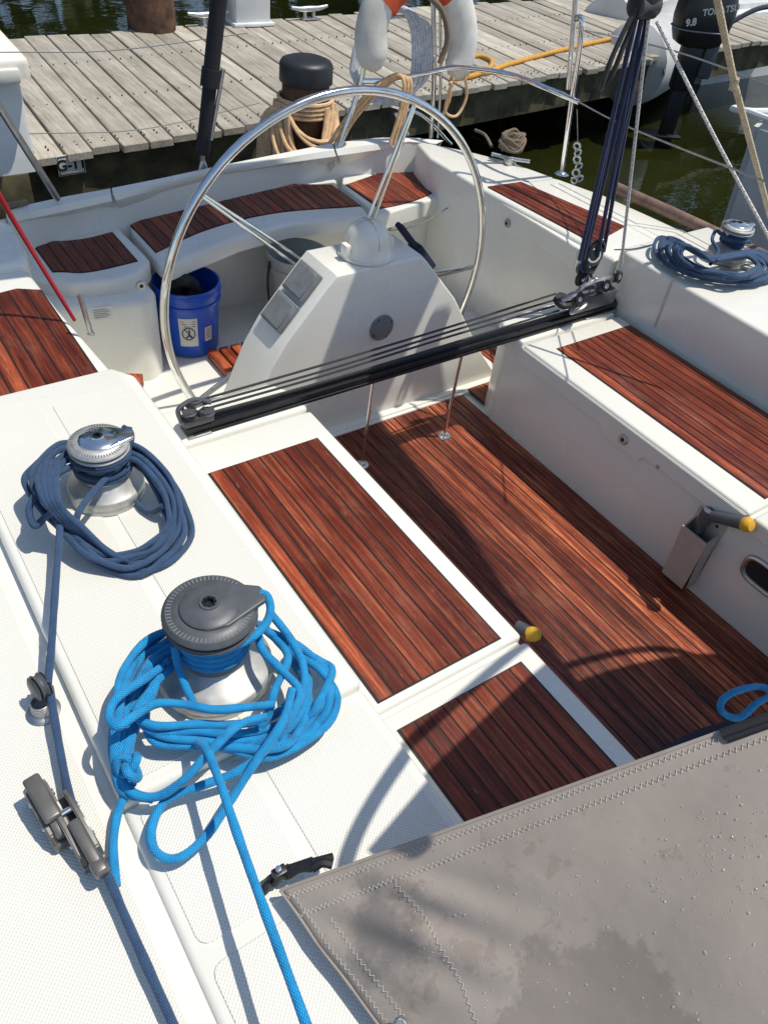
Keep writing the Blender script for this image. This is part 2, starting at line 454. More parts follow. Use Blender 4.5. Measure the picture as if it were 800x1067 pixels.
# ================================================================== SETTING
WZ = -.38
q = B(); q.mesh([(-600, -600, WZ), (600, -600, WZ), (600, 600, WZ), (-600, 600, WZ)], [(0, 1, 2, 3)])
tag(q.build('water', 'water', None, 0), kind='structure')
q = B(); q.mesh([(-600, -600, WZ - 2.2), (600, -600, WZ - 2.2), (600, 600, WZ - 2.2), (-600, 600, WZ - 2.2)], [(0, 1, 2, 3)])
M['mud'] = plain('river mud', (.03, .028, .012), .9)
tag(q.build('ground', 'mud', None, 0), kind='structure')
# far wooded bank whose reflection fills the water
q = B()
NB = 40
pts = [(-60, 24), (-30, 21), (0, 19.5), (30, 20), (60, 23), (60, 60), (-60, 60)]
q.prism(pts, WZ - 2.1, WZ + .5, .2)
M['grassbank'] = plain('bank grass', (.05, .08, .02), .9, 0, .3, 2, .02)
tag(q.build('bank', 'grassbank'), kind='structure')
q = B(); q2 = B()
for i in range(19000):
    x = random.uniform(-45, 45); k = random.random()
    top = 13 + 3.5 * math.sin(x * .31) + 2.5 * math.sin(x * .83 + 1) + (3 if x > 3 else 0)
    z = .2 + (top) * k; y = 22.5 + 2.6 * math.sin(x * .9) + random.uniform(-2.2, 2.2) * (1 - abs(k - .45))
    r = random.uniform(.25, .55); n = Vector((random.uniform(-1, 1), random.uniform(-1, 1), random.uniform(-1, 1))).normalized()
    u = n.orthogonal().normalized(); v = n.cross(u); cc = Vector((x, y, z)); g = random.random()
    vs = [q.bm.verts.new(cc + (u * math.cos(t) + v * math.sin(t) * .6) * r) for t in (0, 1.2, 2.2, 3.4, 4.6)]
    f = q.bm.faces.new(vs)
    for lp in f.loops: lp[q.pl] = (g, g, g, 1)
tag(q.build('wood', 'leaf', None, 0), 'dense green wood along the far bank of the harbour', 'trees', kind='stuff')

# ================================================================== DOCK
DZ = .30
dock = thing('dock', (3, 5.8, WZ), 'weathered grey timber dock of wide planks behind the stern', 'dock')
def dedge(x): return 4.60 + (x - 1.04) * .118          # near edge
def dfar(x): return 6.95 + (x - 1.76) * .10
q = B()
x = -2.6; pw = .165; sk = .06
while x < 10.2:
    ww = pw * random.uniform(.94, 1.04); g = random.random()
    x1 = x + ww - .012; e0, e1 = dedge(x) + random.uniform(-.03, .03), dfar(x) + random.uniform(-.05, .05)
    if x > 7.3: e0 += 0
    zt = DZ + random.uniform(-.006, .006)
    t0 = len(q.bm.faces)
    q.prism([(x + sk, e0), (x1 + sk, e0 + .012), (x1 + sk * 3.0, e1), (x + sk * 3.0, e1)], zt - .042, zt, .005, 1)
    q.bm.faces.ensure_lookup_table()
    for f in q.bm.faces[t0:]:
        for lp in f.loops: lp[q.pl] = (g, g, g, 1)
    x += ww
q.build('deck_planks', 'dockwood', dock, 30)
q = B(); xx = -2.5
while xx < 7.2:
    for off in (.085, .13): q.box(xx + .03 + sk, xx + .037 + sk, dedge(xx) + off, dedge(xx) + off + .008, DZ - .01, DZ + .0085)
    for fr_ in (.34, .67): q.box(xx + .04 + sk * (1 + 2 * fr_), xx + .047 + sk * (1 + 2 * fr_), dedge(xx) + fr_ * 2.3, dedge(xx) + fr_ * 2.3 + .008, DZ - .01, DZ + .0085)
    xx += .082
q.build('nails', 'bark', dock)['kind'] = 'stuff'
def slab_along(q, off0, off1, z0, z1, fe=dedge, xa=-2.6, xb=10.2):
    q.prism([(xa, fe(xa) + off0), (xb, fe(xb) + off0), (xb, fe(xb) + off1), (xa, fe(xa) + off1)], z0, z1, .006, 1)
q = B(); slab_along(q, .06, .11, DZ - .30, DZ - .044); q.build('side_beam', 'beam', dock)
q = B(); slab_along(q, -.11, -.06, DZ - .30, DZ - .044, dfar); q.build('side_beam', 'beam', dock)
for xx in (1.9, 3.6, 5.4, 7.2):
    q = B(); q.box(xx, xx + .09, dedge(xx) + .12, dfar(xx) - .12, DZ - .26, DZ - .046, .004); q.build('joist', 'beam', dock)
# G-11 plate on the side beam
p = Vector((1.52, 0, 0)); p = WY(74, 171, dedge(1.5) - .045)
sg = B(); xd = Vector((1, .118, 0)).normalized(); up = Vector((0, 0, 1))
Q = Matrix((xd, up, xd.cross(up))).transposed()
sg.box(-.078, .078, -.055, .055, -.004, .004, .003, 2, rot=Q, loc=p)
sign = sg.build('sign_plate', 'label', None)
tag(sign, 'small pale slip number plate on the dock edge beam', 'sign')
text('lettering', 'G-11', .082, 'black', sign, p + Q @ Vector((0, 0, .0050)), xd, up, bold=.0022)
fr = B()
for (x0, x1, y0, y1) in ((-.073, .073, .046, .050), (-.073, .073, -.050, -.046), (-.073, -.069, -.046, .046), (.069, .073, -.046, .046)):
    fr.box(x0, x1, y0, y1, .0042, .0056, 0, rot=Q, loc=p)
fr.build('border', 'black', sign)

def piling(cx, cy, r, top, label, capped=True):
    t = thing('piling', (cx, cy, WZ), label, 'piling', 'timber pilings of the dock')
    q = B(); n = 28; H = 10
    rings = []
    for j in range(H + 1):
        z = WZ - .6 + (top - WZ + .6) * j / H; rr = r * (1.06 - .06 * j / H)
        rings.append([q.bm.verts.new((cx + rr * (1 + .025 * math.sin(k * 2.7 + cx) + .01 * random.random()) * math.cos(2 * PI * k / n), cy + rr * (1 + .025 * math.sin(k * 1.9)) * math.sin(2 * PI * k / n), z)) for k in range(n)])
    for A, D in zip(rings, rings[1:]):
        for k in range(n): q.bm.faces.new((A[k], A[(k + 1) % n], D[(k + 1) % n], D[k]))
    q.bm.faces.new(rings[-1])
    q.build('post', 'pile', t, 50)
    if capped:
        q = B(); q.lathe([(0, top + .035), (r * .8, top + .034), (r * 1.04, top + .022), (r * 1.13, top + .004), (r * 1.14, top - .085), (r * 1.08, top - .09), (r * 1.02, top - .085)], (cx, cy, 0), 36)
        q.build('cap', 'blackrub', t)
    return t
piling(2.53, 4.33, .135, .735, 'brown piling with a black cap, wrapped in tan rope at the near dock edge')
piling(2.66, 7.02, .185, .78, 'reddish brown piling at the far dock edge, its top cut off by the frame')

# power post (white box) on the far edge
t = thing('power_post', (3.52, 6.95, DZ), 'square white post standing on the far edge of the dock', 'post')
q = B(); q.box(3.36, 3.68, 6.92, 7.20, DZ, DZ + 1.0, .012); q.build('housing', 'whitep', t)
q = B(); q.box(3.33, 3.71, 6.89, 7.23, DZ + .001, DZ + .03, .008); q.build('base_flange', 'whitep', t)
q = B(); q.prism([(3.32, 6.88), (3.72, 6.88), (3.72, 7.24), (3.32, 7.24)], DZ + 1.0, DZ + 1.06, .03); q.build('cap', 'whitep', t)

def cleat(cx, cy, ang, label):
    t = thing('dock_cleat', (cx, cy, DZ), label, 'cleat', 'metal cleats on the dock')
    d = Vector((math.cos(ang), math.sin(ang), 0))
    q = B(); c0 = Vector((cx, cy, DZ + .085))
    q.tube([c0 - d * .19 + Vector((0, 0, .015)), c0 - d * .09, c0, c0 + d * .09, c0 + d * .19 + Vector((0, 0, .015))], lambda u: .013 + .012 * math.sin(PI * u), 10)
    q.build('horn', 'steel_dull', t)
    q = B()
    for s_ in (-.045, .045): q.tube([(cx + d.x * s_, cy + d.y * s_, DZ + .005), (cx + d.x * s_, cy + d.y * s_, DZ + .08)], .016, 8)
    q.box(-.085, .085, -.035, .035, .003, .016, .004, rot=Matrix.Rotation(ang, 3, 'Z'), loc=(cx, cy, DZ))
    q.build('foot', 'steel_dull', t)
p = W(322, 20, DZ); cleat(p.x, p.y, .05, 'pale metal cleat on the dock beside the white post')
p = W(218, 27, DZ); cleat(p.x, p.y, .05, 'pale metal cleat on the dock near the brown far piling')
# tan rope coil on the near piling
q = B(); cx, cy = 2.53, 4.33
vd = math.atan2(-cy, -cx)
for i in range(16):
    zt = .52 + random.uniform(-.03, .03); dp = .12 + .50 * (i / 15) ** .8
    ax = vd + random.uniform(-.25, .55) ; wd = random.uniform(1.0, 1.35)
    P = []
    for k in range(13):
        u = k / 12; an = ax + (u - .5) * 2 * wd
        rr = .160 + .004 * (i % 5) + (.05 + .16 * dp) * math.sin(PI * u) ** 1.2
        P.append((cx + rr * math.cos(an), cy + rr * math.sin(an), zt - dp * math.sin(PI * u)))
    q.tube(P, .0125, 7)
for i in range(5):
    an = vd - 1.15 - .06 * i
    q.tube([(cx + r_ * math.cos(an + o_), cy + r_ * math.sin(an + o_), z_) for r_, o_, z_ in ((.15, .1, .53), (.20 + .012 * i, .02, .45), (.225 + .014 * i, 0, .2), (.22 + .012 * i, .03, -.05 - .03 * i), (.19, .15, -.12 - .03 * i), (.18, .3, .0), (.17, .35, .3))], .0125, 7)
for j in range(4): q.tube(circle_pts((cx, cy, .49 + j * .024), .158, 24), .0115, 7, closed=True, sub=1)
tag(q.build('coiled_mooring_rope', 'rope_tan'), 'tan mooring rope coiled round the near black capped piling', 'rope')
# yellow hose along the dock
q = B(); P = [W(x, y, DZ + .02) for x, y in ((645, 38), (600, 48), (560, 58), (525, 68), (505, 76), (488, 72), (484, 62), (498, 58), (512, 63), (508, 72), (490, 79), (470, 82))]
q.tube(P, .019, 10)
tag(q.build('yellow_shore_cable', 'rope_yellow'), 'yellow cable lying along the dock with a loop at its end', 'cable')

# ================================================================== NEIGHBOURS
# white locker standing at the near dock edge, left
t = thing('dock_locker', (.7, 4.45, -.1), 'white locker with an overhanging rounded lid at the left end of the dock', 'locker')
q = B(); q.prism([(.10, 4.22), (.95, 4.26), (.97, 4.75), (.10, 4.70)], .36, .86, .02, 3); q.build('body', 'whitep', t)
q = B(); q.prism([(.05, 4.12), (.985, 4.16), (1.01, 4.85), (.05, 4.80)], .815, .90, .03, 3)
q.prism([(.12, 4.22), (.90, 4.25), (.92, 4.75), (.12, 4.70)], .895, 1.03, .09, 5); q.build('lid', 'cream', t)
q = B(); q.box(.70, .93, 4.135, 4.17, .80, .86, .01); q.build('latch', 'cream', t)
q = B(); q.box(.2, .9, 4.25, 4.7, .14, .358, .004); q.build('stand', 'beam', t)

# dinghy with outboard at the right end of the dock
t = thing('dinghy', (7.6, 6.1, WZ), 'pale grey inflatable dinghy lying beyond the dock at upper right', 'dinghy')
def tub(P, r): 
    q = B(); q.tube(P, r, 20, sub=6); return q
P = [(6.75, 5.55, .16), (7.1, 5.65, .16), (7.7, 5.95, .14), (8.8, 6.6, .12), (10.3, 7.4, .16)]
tub(P, lambda u: .36 * min(1, (u * 9 + .30)) ** .5 if u < .11 else .36).build('near_tube', 'grey_boat', t)
tub([(x + .5, y + 1.0, z) for x, y, z in P[1:]], .33).build('far_tube', 'grey_boat', t)
q = B(); q.tube([(x + .16, y - .29, z + .02) for x, y, z in P], .035, 10); q.build('rubbing_strake', 'greym', t)
q = B(); q.prism([(7.6, 6.1), (10.3, 7.45), (9.9, 8.2), (7.7, 7.1)], -.05, .04, .01); q.build('floor', 'greym', t)

ob = thing('outboard_motor', (7.0, 4.95, WZ), 'black outboard motor hanging over the dark water at upper right', 'outboard motor')
oc = WY(735, 12, 4.95); dx = Vector((.86, -.50, 0)).normalized(); dy = Vector((.50, .86, 0)).normalized()
Q = Matrix((dx, dy, Vector((0, 0, 1)))).transposed()
q = B(); n = 28
prof = [(-.30, .62), (-.27, .80), (-.18, .93), (-.05, 1.0), (.08, .98), (.17, .88), (.23, .70), (.26, .42), (.27, .0)]
rings = []
for z, sc in prof:
    row = []
    for k in range(n):
        t_ = 2 * PI * k / n; ex = 3.2
        cx_, sx_ = math.cos(t_), math.sin(t_)
        rr = (abs(cx_) ** ex + abs(sx_) ** ex) ** (-1 / ex)
        row.append(q.bm.verts.new(oc + Q @ Vector((.255 * sc * rr * cx_, .165 * sc * rr * sx_, z * .85))))
    rings.append(row)
for A, D in zip(rings, rings[1:]):
    for k in range(n): q.bm.faces.new((A[k], A[(k + 1) % n], D[(k + 1) % n], D[k]))
q.bm.faces.new(list(reversed(rings[0])))
q.build('cowl', 'black', ob, 60)
q = B(); q.tube([oc + Q @ Vector((.250 * math.copysign(abs(math.cos(t_)) ** .63, math.cos(t_)), .159 * math.copysign(abs(math.sin(t_)) ** .63, math.sin(t_)), -.125)) for t_ in [2 * PI * k / 36 for k in range(36)]], .006, 6, closed=True, raw=True); q.build('cowl_seam', 'greym', ob)
q = B(); q.box(-.11, .09, -.07, .07, -.62, -.24, .03, rot=Q, loc=oc); q.box(-.08, .07, -.03, .03, -1.15, -.61, .02, rot=Q, loc=oc)
q.build('leg', 'black', ob)
q = B(); q.box(-.24, .12, -.1, .1, -1.02, -1.0, .004, rot=Q, loc=oc); q.build('cavitation_plate', 'black', ob)
q = B(); q.lathe([(0, -.2), (.05, -.15), (.06, 0), (.04, .1), (0, .14)], oc + Q @ Vector((-.02, 0, -1.2)), 16, axis=dx)
for k in range(3):
    q.box(-.012, .012, .03, .13, -.045, .045, .01, rot=Q @ Matrix.Rotation(k * 2 * PI / 3, 3, 'X') @ Matrix.Rotation(.5, 3, 'Y'), loc=oc + Q @ Vector((-.22, 0, -1.2)))
q.build('propeller', 'greyp', ob)
q = B(); q.box(.08, .20, -.09, .09, -.50, -.2, .02, rot=Q, loc=oc); q.tube([oc + Q @ Vector((.2, 0, -.1)), oc + Q @ Vector((.45, 0, .06)), oc + Q @ Vector((.72, -.02, .12))], .022, 8); q.build('bracket', 'greyp', ob)
sidep = oc + Q @ Vector((.055, -.171, .05))
text('lettering', 'TOHATSU', .068, 'label', ob, sidep, dx + Vector((0, 0, .22)), (0, 0, 1), bold=.002)
text('lettering', '9.8', .075, 'label', ob, oc + Q @ Vector((-.17, -.166, -.06)), dx + Vector((0, 0, .22)), (0, 0, 1), bold=.003)

# grey hull close on the right
t = thing('neighbouring_boat', (7, 3.6, WZ), 'pale grey boat side close at the right edge, beyond the far winch', 'boat')
top = .55
c0 = W(786, 124, top); c1 = W(742, 268, WZ)
hp = [(c0.x, c0.y), (c0.x + .25, c0.y + .10), (c0.x + 5, c0.y - .9), (c0.x + 5, c0.y - 3), (c0.x + .3, c0.y - 3)]
lowp = [(c1.x, c1.y), (c1.x + .3, c1.y + .1), (c0.x + 5, c0.y - 1.0), (c0.x + 5, c0.y - 3), (c1.x + .3, c1.y - 3)]
q = B()
vs = [(x, y, WZ - .3) for x, y in lowp] + [(x, y, top) for x, y in hp]
q.mesh(vs, [(0, 1, 6, 5), (1, 2, 7, 6), (2, 3, 8, 7), (3, 4, 9, 8), (4, 0, 5, 9), (5, 6, 7, 8, 9)])
bmesh.ops.bevel(q.bm, geom=[e for e in q.bm.edges], offset=.05, segments=3, affect='EDGES', clamp_overlap=True)
q.build('hull', 'grey_boat', t)
q = B(); q.tube([(c0.x + .03, c0.y - 2.8, top + .02), (c0.x + .04, c0.y - .1, top + .02), (c0.x + .25, c0.y + .03, top + .02), (c0.x + 3, c0.y - .55, top + .03)], .022, 8); q.build('rub_rail', 'whitep', t)
# white launch further back with its open bow
t = thing('white_launch', (9.8, 6.0, WZ), 'white launch behind the black outboard motor at the upper right corner', 'boat')
q = B(); lp_ = [(8.9, 6.3), (9.2, 7.1), (14, 9.2), (14, 6.6)]
vs = [(x + .15, y, WZ - .3) for x, y in lp_] + [(x, y, .42) for x, y in lp_]
q.mesh(vs, [(0, 1, 5, 4), (1, 2, 6, 5), (2, 3, 7, 6), (3, 0, 4, 7), (4, 5, 6, 7)])
bmesh.ops.bevel(q.bm, geom=[e for e in q.bm.edges], offset=.08, segments=3, affect='EDGES', clamp_overlap=True)
q.build('hull', 'whitep', t)
q = B(); q.box(9.6, 10.6, 7.0, 7.8, .42, .7, .05); q.build('seat', 'navy_cloth', t)

# ================================================================== OUR BOAT
boat = thing('sailboat', (1.6, 1.2, WZ), 'white sailing boat with red teak cockpit seats, winches and a big steel steering wheel', 'sailboat')
STB = [(-.32, -2.2), (-.30, -1.0), (-.25, .3), (-.12, 1.2), (-.04, 1.97)]
STB2 = [(-.04, 1.97), (.02, 2.4), (.12, 2.80), (.3, 3.08), (.52, 3.24)]
PORT = [(3.231, 1.6), (3.225, .8), (3.2, 0), (3.12, -1.2), (3.0, -2.2)]
PORTA = [(2.70, 3.41), (2.86, 3.22), (2.98, 3.03), (3.06, 2.78), (3.15, 2.5), (3.20, 2.15), (3.225, 1.96)]
rim_px = [(60, 206), (115, 196), (230, 172), (345, 148), (430, 146)]
RIM = [W(x, y, .60) for x, y in rim_px]
outline = [(-.32, -2.2), (-.30, -1.0), (-.25, .3), (-.12, 1.2), (-.04, 1.97)] + STB2[1:] + [(v.x, v.y) for v in RIM] + PORTA + PORT
# hull skirt
q = B(); n = len(outline); cx0, cy0 = 1.6, .9
def shrink(p, k, dz): return (cx0 + (p[0] - cx0) * k, cy0 + (p[1] - cy0) * k, dz)
vs = [(x, y, .585) for x, y in outline] + [shrink(p, .985, .3) for p in outline] + [shrink(p, .93, WZ) for p in outline] + [shrink(p, .72, WZ - .4) for p in outline]
fs = []
for r_ in range(3):
    for i in range(n):
        j = (i + 1) % n; fs.append((r_ * n + i, r_ * n + j, (r_ + 1) * n + j, (r_ + 1) * n + i))
fs.append(tuple(range(3 * n, 4 * n)))
q.mesh(vs, fs); q.build('hull', 'gel', boat)

# --- side decks and coamings
q = B()
q.prism(STB + [(.068, 1.97), (.068, -2.2)], .3, .655, .006)
q.prism([(.05, -2.2), (.10, -2.2), (.10, 1.96), (.05, 1.96)], .3, .649)
q.prism([(.084, -2.2), (.575, -2.2), (.575, .704), (.084, .704)], .1, .660, .012, 4)
q.prism([(.084, .700), (.575, .700), (.575, 1.90), (.53, 1.965), (.084, 1.965)], .1, .682, .014, 4)
q.build('starboard_deck', 'gel', boat)
q = B()
def pad(pts, z, h=.0022): q.prism([(p[0], p[1]) for p in pts], z - .003, z + h, .0015, 1)
def rpad(x0, x1, y0, y1, z, r=.02):
    P = []
    for (cx, cy, a0) in ((x1 - r, y1 - r, 0), (x0 + r, y1 - r, PI / 2), (x0 + r, y0 + r, PI), (x1 - r, y0 + r, 1.5 * PI)):
        for k in range(4): P.append((cx + r * math.cos(a0 + k * PI / 6), cy + r * math.sin(a0 + k * PI / 6)))
    pad(P, z)
rpad(.105, .298, .730, 1.90, .682); rpad(.328, .545, .730, 1.86, .682)
rpad(.105, .300, .43, .690, .660); rpad(.328, .553, -.4, .688, .660)
rpad(.105, .300, -.4, .400, .660)
pad([(-.27, -.8), (-.235, .55), (-.13, 1.2), (-.05, 1.50), (-.02, 1.60), (.040, 1.62), (.048, 1.60), (.048, -.8)], .655)
q.build('starboard_nonskid', 'skid', boat)

q = B()
q.prism([(2.645, -2.2), (3.0, -2.2)] + list(reversed(PORT)) + [(3.225, 1.96), (2.66, 1.96), (2.645, 1.90), (2.645, 1.72)], .1, .660, .016, 4)
q.build('port_deck', 'gel', boat)
q = B()
for (x0, x1, y0, y1) in ((2.80, 2.83, 2.1, 2.9),): pass
q.tube([(2.76, 1.94, .661), (2.95, 1.80, .6615), (3.10, 1.66, .661)], .0022, 6)
q.tube([(2.648, 1.665, .45), (2.646, 1.665, .64), (2.66, 1.665, .6615), (2.74, 1.68, .6615)], .006, 6)
for dxx in (.10, .15): q.tube([(3.0 - dxx + .12, 2.7, .603), (3.14 - dxx, 2.2, .603), (3.16 - dxx, 1.97, .6615), (3.15 - dxx, .5, .6615)], .0016, 5, raw=True)
q.build('deck_seam', 'lead', boat)

# --- helm seats
q = B()
q.prism([(-.04, 1.97)] + STB2[1:3] + [(.52, 2.80), (.53, 2.5), (.565, 1.975)], 0.0, .60, .02, 4)
q.prism([(.12, 2.79), (.3, 3.08), (.52, 3.24), (.57, 3.1), (.545, 2.84), (.50, 2.79)], .0, .625, .03, 4)
hs = q.build('starboard_helm_seat', 'gel', boat)
teak_panel(hs, .02, .515, lambda x: 1.995, lerp_curve([(.0, 2.60), (.45, 2.66), (.515, 2.62)]), .60, .05)
q = B()
q.prism([(2.66, 1.965), (3.225, 1.965)] + list(reversed(PORTA))[1:] + [(2.66, 3.40), (2.60, 3.2), (2.60, 2.85), (2.65, 2.12)], 0.0, .60, .018, 4)
hs = q.build('port_helm_seat', 'gel', boat)
A_ = [W(543, 189, .605), W(651, 235, .605), W(619, 253, .605), W(508, 194, .605)]
q = B(); q.prism([(v.x, v.y) for v in A_], .597, .6035, 0, mat=1)
# planks along the long side
for i in range(7):
    u0, u1 = i / 7 + .008, (i + 1) / 7 - .008
    l0 = A_[0].lerp(A_[3], u0); l1 = A_[0].lerp(A_[3], u1); r0 = A_[1].lerp(A_[2], u0); r1 = A_[1].lerp(A_[2], u1)
    q.bm.faces.ensure_lookup_table(); t0 = len(q.bm.faces); g = random.random()
    q.prism([(l0.x, l0.y), (r0.x, r0.y), (r1.x, r1.y), (l1.x, l1.y)], .6035, .606, .0008, 1); q.bm.faces.ensure_lookup_table()
    for f in q.bm.faces[t0:]:
        for lp in f.loops: lp[q.pl] = (g, g, g, 1)
q.build('teak_panel', ['teak', 'caulk'], hs, 30)
def xplate(pts, x0, x1, bevel=.003):
    """plate in a fore-and-aft upright plane; pts are (y, z)"""
    q_ = B(); t = bmesh.new()
    A = [t.verts.new((x0, p[0], p[1])) for p in pts]; D = [t.verts.new((x1, p[0], p[1])) for p in pts]; n_ = len(pts)
    t.faces.new(A); t.faces.new(list(reversed(D)))
    for i in range(n_): t.faces.new((A[i], A[(i + 1) % n_], D[(i + 1) % n_], D[i]))
    bmesh.ops.recalc_face_normals(t, faces=t.faces)
    if bevel: bmesh.ops.bevel(t, geom=[e for e in t.edges if all(v in A for v in e.verts)], offset=bevel, segments=2, affect='EDGES')
    q_.merge(t); return q_
xplate([(2.13, .585), (2.84, .585), (2.84, .51), (2.70, .505), (2.66, .475), (2.50, .47), (2.46, .50), (2.13, .49)], 2.612, 2.66).build('locker_lip', 'gel', hs)
def lock(cen, axis, parent):
    q = B(); q.lathe([(0, .004), (.007, .004), (.008, .008), (.017, .008), (.020, .004), (.021, 0)], cen, 24, axis=axis)
    o = q.build('lock', 'steel_dull', parent)
    q = B(); q.lathe([(0, .0095), (.0065, .0095), (.0066, .003)], cen, 14, axis=axis); q.build('keyhole', 'hole', o); return o
lock((2.611, 2.58, .515), (-1, 0, 0), hs)

# --- stern bench in three pieces
def P2(l, z): return [tuple(W(x, y, z)[:2]) for x, y in l]
BZ = .44
fr_l = P2([(30, 289), (75, 296), (125, 291), (147, 283), (157, 270)], BZ)
bk_l = P2([(118, 226), (70, 231), (28, 236)], BZ)
q = B(); q.prism([(.50, 2.86)] + fr_l + P2([(150, 262), (128, 240)], BZ) + bk_l + [(.52, 3.42)], .36, BZ, .022, 5)
q.prism([(.5, 2.9), (.93, 2.80), (1.0, 2.86), (1.0, 3.3), (.5, 3.3)], -.1, .38, .03, 4)
bl = q.build('stern_bench_end', 'gel', boat)
T = [(28, 250), (60, 252), (90, 249), (118, 242)]; Bq = [(60, 283), (85, 284), (110, 280), (143, 272)]
teak_panel(bl, .66, .985, smooth_curve([tuple(W(x, y, BZ)[:2]) for x, y in Bq] + [(.60, 3.05)]), smooth_curve([tuple(W(x, y, BZ)[:2]) for x, y in T]), BZ, .047)
lock(WY(147, 297, 2.80), (-.2, -1, 0), bl)
fr_m = P2([(162, 268), (172, 278), (200, 266), (250, 246), (300, 233), (350, 227), (386, 226)], BZ)
bk_m = P2([(350, 180), (300, 178), (230, 188), (165, 212), (132, 226)], BZ)
q = B(); q.prism(fr_m + P2([(381, 217), (352, 194)], BZ) + bk_m + P2([(137, 240)], BZ), .37, BZ, .022, 5)
bm_ = q.build('stern_bench_middle', 'gel', boat)
T = [(137, 235), (165, 222), (230, 202), (290, 193), (345, 193)]; Bq = [(163, 263), (205, 243), (250, 229), (300, 220), (372, 215)]
teak_panel(bm_, 1.085, 2.16, smooth_curve([tuple(W(x, y, BZ)[:2]) for x, y in Bq]), smooth_curve([tuple(W(x, y, BZ)[:2]) for x, y in T]), BZ, .047)
fr_r = P2([(390, 226), (425, 215), (455, 206), (474, 199), (480, 188)], BZ)
q = B(); q.prism(fr_r + [(2.86, 3.42), (2.80, 3.62)] + P2([(430, 160), (400, 166), (357, 178), (356, 193), (386, 217)], BZ), .36, BZ, .022, 5)
q.prism([(2.25, 3.12), (2.60, 3.14), (2.82, 3.28), (2.9, 3.5), (2.25, 3.5)], -.1, .38, .03, 4)
br = q.build('stern_bench_end', 'gel', boat)
T = [(360, 193), (395, 181), (432, 169), (448, 177), (466, 188)]; Bq = [(397, 217), (425, 211), (448, 202), (466, 190)]
lo_r = smooth_curve([tuple(W(x, y, BZ)[:2]) for x, y in Bq] + [(2.20, 3.10)]); hi_r = smooth_curve([tuple(W(x, y, BZ)[:2]) for x, y in T[:3]])
teak_panel(br, 2.235, 2.77, lo_r, lambda x: min(hi_r(x), 3.56 - max(0, x - 2.72) * 2), BZ, .09)
lock(WY(405, 236, 3.10), (0, -1, 0), br)
# back rest of the stern, three leaning shells with a narrow gap
def shell(px_b, px_i, px_o, name='stern_backrest'):
    q = B(); lo1 = [W(x, y, BZ - .01) for x, y in px_b]; inn = [W(x, y, .575) for x, y in px_i]; out = [W(x, y, .60) for x, y in px_o]
    m_ = []
    rows = []
    k = len(lo1)
    base = [Vector((v.x, v.y + .10, .3)) for v in out]
    low = [Vector((v.x, v.y, .3)) for v in lo1]
    mid = [lo1[i].lerp(inn[i], .12) + Vector((0, -.012, -.008)) for i in range(k)]
    mid2 = [lo1[i].lerp(inn[i], .9) + Vector((0, -.012, .008)) for i in range(k)]
    inn2 = [inn[i].lerp(out[i], .25) + Vector((0, 0, .012)) for i in range(k)]
    for row in (low, lo1, mid, mid2, inn2, out, [Vector((v.x, v.y + .02, .575)) for v in out], base): rows.append([q.bm.verts.new(v) for v in row])
    for A, D in zip(rows, rows[1:]):
        for i in range(k - 1): q.bm.faces.new((A[i], A[i + 1], D[i + 1], D[i]))
    for e in (0, k - 1): q.bm.faces.new([r[e] for r in rows])
    bmesh.ops.recalc_face_normals(q.bm, faces=q.bm.faces)
    return q.build(name, 'gel', boat, 50)
shell([(10, 240), (28, 237), (70, 231), (119, 226)], [(8, 232), (28, 228), (70, 219), (116, 208)], [(6, 220), (28, 213), (70, 204), (115, 196)])
shell([(131, 226), (165, 212), (230, 188), (300, 178), (350, 178)], [(118.5, 207.5), (165, 196), (230, 181), (300, 169), (348.5, 161.6)], [(116.5, 195.6), (165, 186), (230, 172), (300, 158), (346.5, 148.5)])
shell([(357, 177), (400, 166), (430, 158), (455, 160)], [(350, 161), (395, 155), (425, 152), (452, 154)], [(348, 148), (395, 143), (430, 143), (462, 146)])

# --- floor and void back wall
q = B(); q.prism([(.3, -1.2), (2.9, -1.2), (2.9, 3.3), (2.6, 3.5), (.8, 3.4), (.3, 3.1)], -.35, -.012, 0)
q.box(.9, 2.4, 3.24, 3.28, -.02, .38, 0)
q.prism([(.62, 2.12), (2.62, 2.12), (2.62, 2.9), (2.55, 3.26), (.62, 3.26)], -.02, .004, .002)
fl = q.build('cockpit_floor', 'gel', boat)
teak_panel(fl, 1.145, 2.085, lambda x: .0, lambda x: 2.118 if x < 2.3 else 2.0, -.006, .047, 'sole', 'slatted_teak_floor')
teak_panel(fl, 2.13, 2.58, lambda x: 2.02, lambda x: 2.46, .004, .047, 'sole', 'slatted_teak_floor')
q = B(); q.box(.98, 1.12, 2.405, 2.47, -.01, .0055, .002); q.build('wheel_slot', 'hole', fl)
ft = B()
for k in range(5): ft.box(1.20 + k * .055, 1.245 + k * .055, 2.64 + k * .012, 2.86, .004, .045, .004)
q = ft.build('foot_chock', 'teak', fl)

